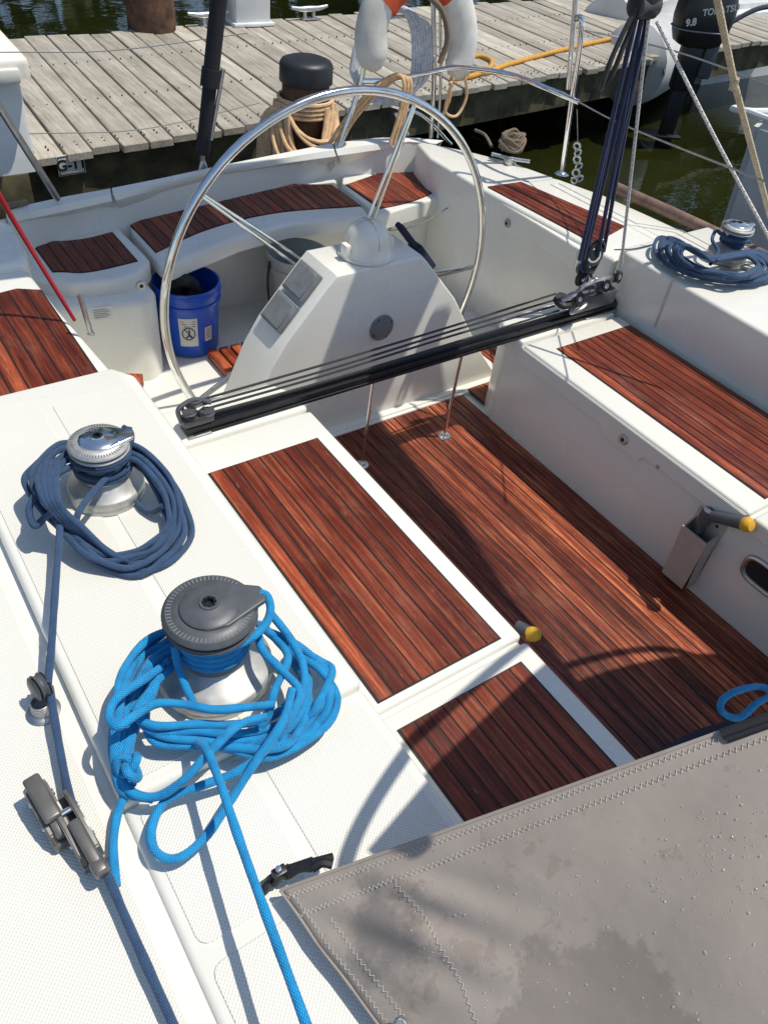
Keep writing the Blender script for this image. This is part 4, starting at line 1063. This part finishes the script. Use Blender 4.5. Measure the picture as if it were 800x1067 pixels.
for i in range(4):
    o = i * 18; q.tube(uv([(225 + i * 2, 345 - i * 22, .09 - i * .012), (190 + i * 4, 400 - i * 6, .085), (150 + i * 9, 470 + o * .2, .08 - i * .006), (210, 505 + o * .8, .075 - i * .01), (320, 500 + o * 1.2, .07 - i * .01), (430, 500 + o * 1.3, .065 - i * .008), (530, 480 + o * 1.7, .055 - i * .006), (610, 440 + o * 2.1, .04), (655, 390 + o * 1.2, .035), (650, 330 + o, .03), (600, 290, .02)], None, 5), rb, 10)
q.tube(uv([(535, 478, .095), (480, 490, .10), (430, 520, .10), (360, 590, .085), (290, 665, .06), (210, 715, .03), (135, 702, .025), (92, 640, .045), (86, 560, .07), (96, 470, .09), (112, 390, .095), (155, 290, .085), (232, 228, .07)]), rb, 10)
q.tube(uv([(612, 395, .11), (585, 490, .105), (505, 610, .07), (420, 740, .03), (350, 840, .012), (270, 900, .009), (207, 880, .009), (194, 810, .010), (240, 725, .014), (350, 680, .024), (450, 640, .035), (545, 565, .05), (600, 470, .06), (640, 400, .07)]), rb, 10)
q.tube(uv([(330, 555, .06), (360, 580, .09), (400, 680, .10), (440, 800, .105), (500, 971, .11), (620, 1300, .12), (800, 1800, .13)]), rb * .96, 10)
for i in range(5):
    s_ = i * 16
    q.tube(uv([(505 + i * 4, 200 + s_ * .3, .07 + .012 * i), (560 + s_, 240 + i * 6, .075), (640 + s_ * .8, 300 + i * 4, .07 - .008 * i), (700 + s_ * .6, 345, .055), (735 - i * 9, 405 + i * 8, .04), (725 - i * 14, 480 - i * 4, .03), (660 - i * 10, 545 - i * 6, .02), (560, 588 - i * 9, .018 + .006 * i), (460 - i * 10, 578 - i * 5, .03), (380, 550, .035), (300, 520, .012)], None, 9), rb, 10)
q.tube(uv([(545, 165, .12), (600, 235, .11), (640, 310, .105), (648, 385, .10), (612, 470, .09), (560, 545, .05), (480, 560, .03), (400, 540, .012)]), rb, 10)
q.tube(uv([(510, 220, .12), (525, 280, .115), (588, 345, .11), (635, 405, .105), (600, 480, .09), (530, 550, .05), (450, 560, .03), (380, 530, .012)]), rb, 10)
q.tube(uv([(560, 240, .09), (600, 300, .10), (560, 400, .10), (540, 470, .07), (500, 530, .04), (440, 545, .012)]), rb, 10)
for i in range(6):
    q.tube(uv([(262 - i * 2, 212 + i * 24, .080), (225, 232 + i * 24, .082), (165 + i * 8, 280 + i * 17, .085), (112 + i * 13, 370 + i * 12, .082 - .007 * i), (90 + i * 13, 470, .07 - .007 * i), (82 + i * 9, 570, .05), (92 + i * 9, 640, .035), (118 + i * 4, 680, .02)], None, 6), rb, 10)
q.tube(uv([(262, 215, .08), (180, 250, .10), (110, 340, .10), (88, 440, .09), (84, 540, .075), (84, 620, .05), (110, 700, .02), (200, 722, .012)]), rb, 10)
# stopper knot on the left
kc = uv([(128, 625, .06)])[0]
q.tube([kc + Vector((.0062 * (math.sin(t_) + 2 * math.sin(2 * t_)), .0085 * (math.cos(t_) - 2 * math.cos(2 * t_)), .011 * math.sin(3 * t_))) for t_ in [2 * PI * k / 40 for k in range(40)]], rb * .95, 9, closed=True, raw=True)
q.tube(uv([(150, 650, .05), (120, 700, .025), (92, 770, .012), (80, 860, .010), (86, 960, .012), (88, 985, .010)], .672), rb, 10)
tag(q.build('bright_blue_winch_rope', 'rope_blue'), 'bright blue rope tangled in loops round the grey topped winch', 'rope')

q = B()
helix(q, W3, .046, .065, .105, 2.5, RR, 0)
core = [(742, 268, .05), (725, 262, .06), (705, 250, .06), (690, 246, .05), (684, 258, .03), (694, 274, .015), (715, 285, .012), (745, 293, .012), (775, 296, .012), (800, 294, .012), (815, 280, .02), (800, 265, .04), (780, 262, .05)]
for i in range(12):
    k = .58 + .040 * i; P = []
    for j, (x, y, h) in enumerate(core):
        P.append(W(748 + (x - 748) * k + random.uniform(-2, 2), 272 + (y - 272) * (k * .95) + random.uniform(-1.5, 1.5), W3.z + max(.008, h + .055 - i * .005 + random.uniform(-.006, .006))))
    q.tube(P, RR * 1.08, 8, closed=True)
q.tube(pxl([(745, 240, .10), (742, 250, .09), (748, 262, .07), (740, 275, .05)], W3.z), RR, 8); q.tube(pxl([(747, 240, .11), (760, 250, .10), (782, 252, .10)], W3.z), RR, 8)
tag(q.build('far_winch_rope', 'rope_navy'), 'blue rope flaked in loops beside the chrome winch on the far deck', 'rope')
q = B(); q.tube([W(682, 254, .666), W(660, 259, .666), W(640, 260, .664)], .003, 6); tag(q.build('thin_cord', 'rope_navy'), 'thin blue cord end lying on the far deck beside the coiled rope', 'rope')

# --- deck block and clutch
bl_ = B(); d0 = W(46, 742, .657); bl_.lathe([(0, .002), (.030, .002), (.031, .006), (.026, .010), (0, .010)], d0, 28); dbk = bl_.build('stand_up_block', 'steel_dull', boat)
q = B(); n_ = 6 * 18; q.tube([d0 + Vector(((.021 - .004 * k / n_) * math.cos(2 * PI * 6 * k / n_), (.021 - .004 * k / n_) * math.sin(2 * PI * 6 * k / n_), .008 + .026 * k / n_)) for k in range(n_)], .0018, 6, raw=True); q.build('spring', 'steel_dull', dbk)
q = B(); ax = Vector((1, .25, -.1)); c_ = d0 + Vector((.008, .012, .062)); sheave(q, c_, .026, .014, ax)
for s_ in (-1, 1): q.lathe([(0, .004), (.020, .003), (.025, 0), (.020, -.003), (0, -.004)], c_ + ax.normalized() * .011 * s_, 24, axis=ax)
q.tube([c_ + Vector((-.0, -.0, -.03)), c_ + Vector((0, .0, -.02))], .012, 10); q.build('cheek', 'greyp', dbk)
cl0 = W(74, 872, .672); fwd = (W(112, 912, .672) - W(60, 826, .672)); fwd.z = 0; fwd.normalize(); sdv = Vector((-fwd.y, fwd.x, 0)); Q = Matrix((fwd, sdv, Vector((0, 0, 1)))).transposed()
def clutch(cen, L, label, closed):
    q = B()
    for s_ in (-.0135, .0135): 
        pts = [(-L * .5, 0), (-L * .48, .032), (-L * .30, .050), (L * .05, .046), (L * .40, .028), (L * .5, .0)]
        t = bmesh.new(); A = [t.verts.new((x, s_ - .005, z)) for x, z in pts]; D = [t.verts.new((x, s_ + .005, z)) for x, z in pts]; k = len(pts)
        t.faces.new(A); t.faces.new(D[::-1])
        for i in range(k): t.faces.new((A[i], A[(i + 1) % k], D[(i + 1) % k], D[i]))
        bmesh.ops.recalc_face_normals(t, faces=t.faces); bmesh.ops.bevel(t, geom=list(t.edges), offset=.0025, segments=2, affect='EDGES')
        for v in t.verts: v.co = Q @ v.co + cen
        q.merge(t)
    q.box(-L * .5, L * .5, -.019, .019, -.012, .008, .003, rot=Q, loc=cen)
    o = q.build('rope_clutch', 'clutch', boat); o['label'] = label
    q = B()
    if closed:
        q.box(-L * .50, L * .26, -.014, .014, .046, .060, .005, 3, rot=Q @ Matrix.Rotation(.10, 3, 'Y'), loc=cen); q.box(L * .12, L * .40, -.010, .010, .020, .050, .006, rot=Q @ Matrix.Rotation(.3, 3, 'Y'), loc=cen)
    else:
        q.box(-L * .02, L * .62, -.0095, .0095, .040, .056, .005, 3, rot=Q @ Matrix.Rotation(.12, 3, 'Y'), loc=cen); q.box(L * .52, L * .74, -.0125, .0125, .030, .056, .007, 3, rot=Q @ Matrix.Rotation(.12, 3, 'Y'), loc=cen)
    q.build('lever', 'clutch', o)
    q = B(); q.tube([cen + Q @ Vector((-L * .18, -.021, .034)), cen + Q @ Vector((-L * .18, .021, .034))], .0062, 12); q.tube([cen + Q @ Vector((L * .2, -.021, .02)), cen + Q @ Vector((L * .2, .021, .02))], .004, 10); q.build('pin', 'steel', o)
    return o
clutch(W(80, 868, .676), .135, 'open grey rope clutch with a navy rope running through it', False)
clutch(W(53, 852, .676), .115, 'empty grey rope clutch with its lever shut, the outer one of the pair', True)

# ================================================================== LOOSE THINGS
# bucket
bp = W(199, 357, .012); bt = thing('blue_bucket', bp, 'bright blue plastic bucket with rags inside under the stern bench', 'bucket')
q = B(); q.lathe([(0, .008), (.118, .008), (.120, 0), (.123, .004), (.136, .235), (.145, .237), (.145, .247), (.139, .249), (.140, .275), (.147, .277), (.148, .284), (.142, .302), (.145, .304), (.145, .311), (.137, .311), (.133, .25), (.118, .014), (0, .013)], bp, 48); q.build('tub', 'bucket', bt)
def curved_label(a0, a1, z0, z1, r0, name, mat, zoff=0):
    q = B(); n_ = 8; vs = []
    for k in range(n_ + 1):
        an = a0 + (a1 - a0) * k / n_
        for z in (z0, z1):
            rr = r0 + (.015 * z / .26); vs.append(bp + Vector((rr * math.cos(an), rr * math.sin(an), z)))
    q.mesh(vs, [(2 * k, 2 * k + 2, 2 * k + 3, 2 * k + 1) for k in range(n_)]); return q.build(name, mat, bt)
al = math.atan2(-bp.y, -bp.x)
curved_label(al - .35, al + .25, .06, .20, .1245, 'warning_label', 'label'); curved_label(al + .50, al + .78, .075, .145, .1245, 'warning_label', 'label')
q = B()
def onb(an, z, ro=.1262): rr = ro + .015 * z / .26; return bp + Vector((rr * math.cos(an), rr * math.sin(an), z))
q.tube([onb(al - .05 + .2 * math.cos(t_), .125 + .03 * math.sin(t_)) for t_ in [2 * PI * k / 20 for k in range(20)]], .0022, 5, closed=True, raw=True)
q.tube([onb(al - .18, .148), onb(al + .09, .102)], .0022, 5)
q.tube([onb(al - .02, .145), onb(al - .04, .12), onb(al - .12, .105)], .004, 5); q.tube([onb(al - .04, .12), onb(al + .03, .105)], .003, 5)
for k in range(3): q.tube([onb(al - .28 + .05 * k, .185 - .012 * k), onb(al + .18, .185 - .012 * k)], .0013, 4)
for k in range(5): q.tube([onb(al + .53, .135 - .011 * k), onb(al + .74, .135 - .011 * k)], .0013, 4)
q.build('label_print', 'label_ink', bt)
for s_ in (-1, 1): q = B(); q.lathe([(0, .012), (.012, .010), (.016, 0)], bp + Vector((.145 * s_, 0, .262)), 12, axis=(s_, 0, 0)); q.build('handle_boss', 'bucket', bt)
q = B()
for i in range(12):
    an = random.uniform(0, 6.28); r_ = random.uniform(.0, .07); c_ = bp + Vector((r_ * math.cos(an), r_ * math.sin(an), random.uniform(.22, .275)))
    q.tube([c_ + Vector((random.uniform(-.04, .04), random.uniform(-.04, .04), random.uniform(-.04, .02))) for _ in range(4)], random.uniform(.012, .03), 8)
q.tube([bp + Vector((-.06, 0, .25)), bp + Vector((-.05, -.03, .33)), bp + Vector((-.0, -.04, .32)), bp + Vector((.03, -.02, .26))], .03, 10)
tag(q.build('rags', 'rag'), 'dark damp rags stuffed in the blue bucket', 'rags')
gp = W(309, 326, .012); gt = thing('grey_bucket', gp, 'pale grey bucket with a dark rim half hidden behind the steering pedestal', 'bucket')
q = B(); q.lathe([(0, .008), (.12, .008), (.12, 0), (.14, .25), (.149, .253), (.149, .27), (.142, .272), (.146, .32), (.138, .32), (.118, .014), (0, .012)], gp, 40); q.build('tub', 'bucketg', gt)
q = B(); q.tube([gp + Vector((-.148, 0, .3)), gp + Vector((-.168, -.02, .22)), gp + Vector((-.165, -.03, .10)), gp + Vector((-.14, -.02, .03))], .006, 8); q.build('handle', 'rag', gt)

# horseshoe buoy on the stern rail
hb = thing('horseshoe_buoy', WY(430, 90, 3.42), 'white horseshoe lifebuoy with an orange top hung on the stern rail', 'lifebuoy')
YB_ = 3.44
def flat_tube(P, rx, ry, name, mat):
    q = B(); q.tube(P, rx, 18)
    cy_ = YB_
    for v in q.bm.verts: v.co.y = cy_ + (v.co.y - cy_) * ry
    return q.build(name, mat, hb, 60)
flat_tube([WY(392, 72, YB_), WY(386, 40, YB_), WY(392, 10, YB_), WY(402, -12, YB_)], lambda u: .082 * min(1, .35 + u * 5), .65, 'left_arm', 'buoy')
flat_tube([WY(472, 80, YB_), WY(480, 60, YB_), WY(482, 30, YB_), WY(474, -2, YB_), WY(466, -20, YB_)], lambda u: .082 * min(1, .45 + u * 5), .65, 'right_arm', 'buoy')
flat_tube([WY(398, 3, YB_), WY(408, -12, YB_), WY(432, -28, YB_), WY(458, -26, YB_), WY(470, -12, YB_)], .088, .66, 'top_sleeve', 'orange')
q = B(); q.tube([WY(440, -10, 3.40), WY(460, 10, 3.38), WY(466, 40, 3.38), WY(458, 66, 3.38)], .014, 8); q.build('strap', 'rope_brown', hb)
q = B()
for i in range(7):
    jj = lambda a_: random.uniform(-a_ * 1.6, a_ * 1.6)
    q.tube([WY(412 + jj(4), 12 + jj(4), 3.56), WY(424 + i * 3.2, 16 + i + jj(2), 3.52), WY(430 + i * 3.0, 42 + jj(3), 3.50), WY(430 + i * 2.8, 72 + jj(3), 3.50), WY(424 + i, 96 + jj(3), 3.50), WY(398 + jj(3), 100 + i * 1.2, 3.52), WY(374 + jj(3), 86 + i, 3.58), WY(366 + i * 1.2, 62 + jj(3), 3.60), WY(380 + i, 34 + jj(4), 3.60)], .0085, 8, closed=True)
tag(q.build('white_blue_coil', 'rope_white'), 'white and pale blue rope coil hung from the stern rail between the lifebuoy arms', 'rope')
q = B()
for i in range(3):
    o = i * 5; q.tube([WY(330 + o * 1.5, 172 + i * 4, 3.6), WY(352 + o, 135, 3.55), WY(380 + o, 100, 3.5), WY(410 + o * .6, 78 + i, 3.46), WY(421 + o * .7, 86, 3.42), WY(416 + o * .6, 118, 3.42), WY(406 + o * .8, 150 + i, 3.42)], .0095, 8)
q.tube([WY(460, 122, 3.45), WY(468, 104, 3.4), WY(470, 85, 3.38)], .008, 8); q.tube([WY(484, 76, 3.4), WY(486, 100, 3.4), WY(476, 120, 3.4), WY(464, 116, 3.4), WY(468, 95, 3.4), WY(472, 80, 3.4)], .0075, 8)
tag(q.build('tan_stern_line', 'rope_tan'), 'tan rope looped over the curved stern rail and hanging down in strands', 'rope')
# brown rope bundle on the far aft deck
q = B(); rc = W(532, 156, .64)
for i in range(13):
    ax_ = Vector((random.uniform(-.3, .3), random.uniform(-1, 1), 1)); r_ = random.uniform(.035, .068)
    P = [rc + Vector((r_ * 1.25 * math.cos(t_) , r_ * .8 * math.sin(t_), .02 + .022 * math.sin(t_ * 2 + i) + .004 * i)) for t_ in [2 * PI * k / 12 + i for k in range(12)]]
    q.tube(P, .0085, 7, closed=True, sub=3)
q.tube([W(512, 152, .615), W(505, 140, .612), W(495, 135, .61)], .008, 7)
tag(q.build('brown_rope_bundle', 'rope_brown'), 'small brown rope bundle lying on the far aft deck', 'rope')
dc = thing('deck_cleat', rc, 'silver mooring cleat under the brown rope bundle on the far aft deck', 'cleat')
q = B(); A = W(512, 160, .632); D = W(552, 168, .632); q.tube([A, A.lerp(D, .5) + Vector((0, 0, -.004)), D], .009, 8); q.build('horn', 'steel_dull', dc)
q = B(); mdd = A.lerp(D, .5); q.box(-.03, .03, -.02, .02, -.03, -.002, .004, loc=mdd); q.build('foot', 'steel_dull', dc)
# thin steering cable across the stern lockers
q = B(); q.tube([WY(405, 240, 3.05), W(425, 237, .40), W(445, 230, .42), W(465, 217, .42), W(480, 213, .42), WX(500, 224, 2.60)], .003, 6)
tag(q.build('grey_cable', 'greym'), 'thin grey cable drooping across the far stern locker front', 'cable')
# cyan line and dark bag in the companionway corner
q = B(); q.tube([W(830, 745, .42), W(800, 718, .46), W(775, 718, .50), W(754, 728, .50), W(752, 742, .48), W(770, 748, .46), W(790, 732, .47), W(812, 722, .47)], .0085, 10)
tag(q.build('cyan_rope_loop', 'rope_blue'), 'loop of blue rope lying at the right edge beside the grey canvas', 'rope')
q = B()
P = [W(x, y, .30) for x, y in ((675, 782), (700, 768), (730, 752), (765, 742), (800, 735), (850, 760), (830, 860), (700, 850))]
q.prism([(v.x, v.y) for v in P], .0, .30, .05, 5)
tag(q.build('dark_bag', 'navy_cloth'), 'black canvas bag mostly hidden below the grey canvas at the right', 'bag')

# ================================================================== DODGER, BOOM, ADDED SHADE CANOPY
A0 = W(292, 928, .700); B0 = W(812, 741, 1.14); 
TOP = Vector((.78, .19, 1.76))
edge = [A0, A0.lerp(B0, .25) + Vector((0, 0, 0)), A0.lerp(B0, .5), A0.lerp(B0, .75), B0]
# keep the canvas hem in the plane through the measured hem line while it climbs to the roof
def hem(u):
    if u < .62:
        k = u / .62; return A0.lerp(B0, k)
    k = (u - .62) / .38
    return B0.lerp(FARC, k)
FARC = W(1010, 667, 1.27)
lowA = A0; D1 = W(398, 1075, .70); dlow = (D1 - A0)
low_end = A0 + dlow * 5.0; low_end.z = .70; top_end = Vector((FARC.x + .05, FARC.y - 1.1, 1.27)); mid_end = Vector((B0.x + .03, B0.y - 1.1, 1.14))
def fwd_(u):
    return low_end.lerp(mid_end, u / .62) if u < .62 else mid_end.lerp(top_end, (u - .62) / .38)
def sheet(u, v):
    p0, p1 = hem(u), fwd_(u); p = p0.lerp(p1, v)
    bulge = .035 * math.sin(PI * min(1, v * 1.4)) * math.sin(PI * u)
    wr = .0045 * math.sin(u * 23 + v * 9) * math.sin(v * 17 + 1) + .008 * math.exp(-((u - .12) ** 2 + (v - .08) ** 2) / .01) * math.sin((u * 1.2 - v) * 60)
    return p + Vector((-.6, .1, .8)).normalized() * (bulge + wr * min(1, v * 12))
dg = thing('dodger', (.5, -.2, .66), 'damp grey canvas cover with zigzag stitched hem filling the lower right corner', 'canvas cover')
nu, nv = 90, 90
q = B(); g = [[q.bm.verts.new(sheet(i / nu, (j / nv) ** 1.5)) for j in range(nv + 1)] for i in range(nu + 1)]
for i in range(nu):
    for j in range(nv): q.bm.faces.new((g[i][j], g[i + 1][j], g[i + 1][j + 1], g[i][j + 1]))
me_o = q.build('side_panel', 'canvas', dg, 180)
sm_ = me_o.modifiers.new('thickness', 'SOLIDIFY'); sm_.thickness = .002; sm_.offset = 0
# hem bead, stitching
q = B(); q.tube([sheet(k / 60, 0) for k in range(61)], .0032, 8, raw=True); q.tube([sheet(0, (k / 40)) for k in range(41)], .0026, 8, raw=True); q.build('hem', 'canvas', dg)
nrm = Vector((-.58, .02, .8)).normalized()
def stitch(path, amp, pitch, name='stitching'):
    L = [0]
    for a_, b_ in zip(path, path[1:]): L.append(L[-1] + (b_ - a_).length)
    P = []; n_ = int(L[-1] / pitch); j = 0
    for k in range(n_):
        s_ = L[-1] * (k + .5) / n_
        while L[j + 1] < s_ and j < len(L) - 2: j += 1
        t_ = (s_ - L[j]) / (L[j + 1] - L[j] + 1e-9); p_ = path[j].lerp(path[j + 1], t_); d_ = (path[j + 1] - path[j]).normalized()
        v_ = (CAM - p_).normalized() if False else nrm; sd_ = d_.cross(v_).normalized()
        P.append(p_ + sd_ * amp * (1 if k % 2 else -1) + v_ * .0024)
    return P
q = B()
def inset(v): return [sheet(k / 80 * .999, v) for k in range(81)]
for v_, am in ((.012, .0030), (.040, .0030)): q.tube(stitch([sheet(k / 80 * .999, v_ * (1 - .55 * k / 80)) for k in range(81)], am, .0042), .0005, 4, raw=True)
q.tube(stitch([sheet(.012, k / 60 * .6 + .01) for k in range(61)], .0026, .0046), .00055, 4, raw=True)
q.tube(stitch([sheet(.035, k / 60 * .5 + .055) for k in range(61)], .0026, .0046), .00055, 4, raw=True)
cv = [sheet(.135 - .03 * (k / 40) + .012 * math.sin(k / 40 * PI), .04 + .20 * k / 40) for k in range(41)]
q.tube(stitch(cv, .0026, .0046), .0005, 4, raw=True)
st_ = q.build('stitching', 'thread', dg)
q = B()
for i in range(420):
    u_ = random.choice((random.gauss(.52, .10), random.uniform(.1, .62))); v_ = abs(random.gauss(.13, .07)) + .03
    if not .05 < u_ < .95: continue
    p_ = sheet(u_, v_) + nrm * .0014; rr = random.choice((.0007, .0009, .0012, .0018))
    q.lathe([(0, rr * .6), (rr * .7, rr * .4), (rr, 0)], p_, 7, axis=nrm)
wb = q.build('water_beads', 'bead', dg, 180); wb['kind'] = 'stuff'

q = B(); ec = sheet(.05, .62); q.tube(circle_pts(W(418, 1070, .74), .010, 16, nrm), .0028, 8, closed=True, raw=True); q.build('eyelet', 'steel', dg)
q = B(); q.tube([sheet(u_, .004) + nrm * .004 for u_ in [.555 + .02 * k for k in range(14)]], .0075, 8, raw=True); q.tube([sheet(u_, .012) + nrm * .002 for u_ in [.555 + .02 * k for k in range(14)]], .0055, 8, raw=True); q.build('black_binding', 'blackcloth', dg)
# tie down strap
q = B(); P = [W(346, 901, .715), W(325, 905, .712), W(300, 912, .70), W(285, 920, .680), W(274, 929, .668)]
for k in range(len(P) - 1):
    q.tube([P[k] + Vector((0, 0, .004 * (k % 2))), P[k].lerp(P[k + 1], .5) + Vector((.002, .004, .004)), P[k + 1]], .0085, 8); q.tube([P[k] + Vector((.008, .010, 0)), P[k + 1] + Vector((.004, .008, .002))], .006, 6)
q.box(-.012, .012, -.008, .008, -.003, .006, .002, loc=W(291, 909, .705)); strap = q.build('strap', 'black', dg)
q = B(); q.lathe([(0, .008), (.005, .007), (.006, 0)], W(290, 907, .712), 12); q.build('snap', 'steel', strap)
# roof, windows side and far panel (unseen; cut to shade seats, not canvas)
unseen_roof_e = [TOP, Vector((1.04, .255, 1.80)), Vector((1.29, .30, 1.84)), Vector((1.7, .36, 1.87)), Vector((2.12, .335, 1.85)), Vector((2.42, .26, 1.76)), Vector((2.58, .18, 1.6)), Vector((2.66, .2, 1.1)), Vector((2.75, .35, .70))]
re_ = spline(unseen_roof_e, 5)
fy = lerp_curve([(.5, .17), (.80, .15), (1.04, .125), (1.3, .085), (1.5, .0), (1.7, -.08), (2.1, -.25), (2.9, -.35)])
q = B(); rows = []
for v_ in range(7):
    k = v_ / 6; rows.append([q.bm.verts.new(Vector((1.65 + (p.x - 1.65) * (1 - .03 * k), p.y + (fy(p.x) - p.y) * k, p.z + (.02 * math.sin(PI * k)) * (1 if p.z > 1.5 else 0)))) for p in re_])
for A, D in zip(rows, rows[1:]):
    for i in range(len(re_) - 1): q.bm.faces.new((A[i], A[i + 1], D[i + 1], D[i]))
ro = q.build('roof', 'canvas', dg, 180); mm = ro.modifiers.new('thickness', 'SOLIDIFY'); mm.thickness = .003
q = B(); hd = [Vector((.71, .20, 1.70)), Vector((.84, .265, 1.75)), Vector((1.05, .335, 1.79)), Vector((1.32, .385, 1.83)), Vector((1.7, .435, 1.86)), Vector((2.1, .40, 1.84)), Vector((2.40, .30, 1.75)), Vector((2.5, .1, 1.62))]
q.tube([TOP + Vector((-.05, -.05, -.02))] + hd, .0135, 10); q.build('grab_tube', 'steel', dg)
q = B(); q.tube([Vector((1.45, -.04, 1.83)), Vector((1.40, -.6, 1.74)), Vector((1.1, -.85, 1.2)), Vector((.75, -.95, .67))], .0125, 10); q.build('frame_leg', 'steel', dg)

sp = thing('boom', (2.4, 2.1, 2.45), 'white boom with its sail bundled in an off white cover, overhead', 'boom')
b0, b1 = Vector((1.62, -3.2, 2.45)), Vector((2.42, 1.95, 2.50))
q = B(); q.tube([b0, b1], .06, 16); q.build('spar', 'silver', sp)
q = B(); q.tube([b0.lerp(b1, k / 9) + Vector((.01 * math.sin(k * 2), 0, .18 + .012 * math.sin(k * 3.1))) for k in range(10)], lambda u: .20 + .012 * math.sin(u * 40), 18, sub=3); q.build('sail_cover', 'sailcloth', sp)
ms = thing('mast', (1.6, -3.3, .7), 'silver aluminium mast rising ahead of the cockpit', 'mast')
q = B(); q.tube([(1.6, -3.35, .6), (1.6, -3.35, 14)], .09, 18); q.build('spar', 'silver', ms)
bm2 = thing('shade_canopy', (1.95, 2.7, 2.25), 'unseen off white canopy added above the stern to shade the bench', 'shade_cover')
q = B(); q.prism([(.85, 2.42), (1.3, 2.36), (2.5, 2.40), (2.88, 2.50), (2.84, 3.06), (2.4, 3.10), (1.3, 3.10), (.85, 3.02)], 2.22, 2.30, .03, 3); q.build('shade_slab', 'sailcloth', bm2)  # unseen slab added overhead so its shadow falls on the stern bench
q = B()
for x in (.30, 2.98): q.tube([(x, 3.3, .62), (x + (.25 if x < 1 else -.05), 3.0, 1.6), (x + (.62 if x < 1 else -.2), 2.8, 2.25)], .0125, 10) if x > 5 else None
q.tube([(.86, 2.75, 2.21), (2.86, 2.78, 2.21)], .0125, 10); q.tube([(2.86, 2.78, 2.21), (3.2, 2.6, 2.1), (3.22, 2.0, 1.9)], .0125, 10)
q.build('shade_canopy_frame', 'steel', bm2)

# tree trunks are hidden in the far wood; nothing else is needed
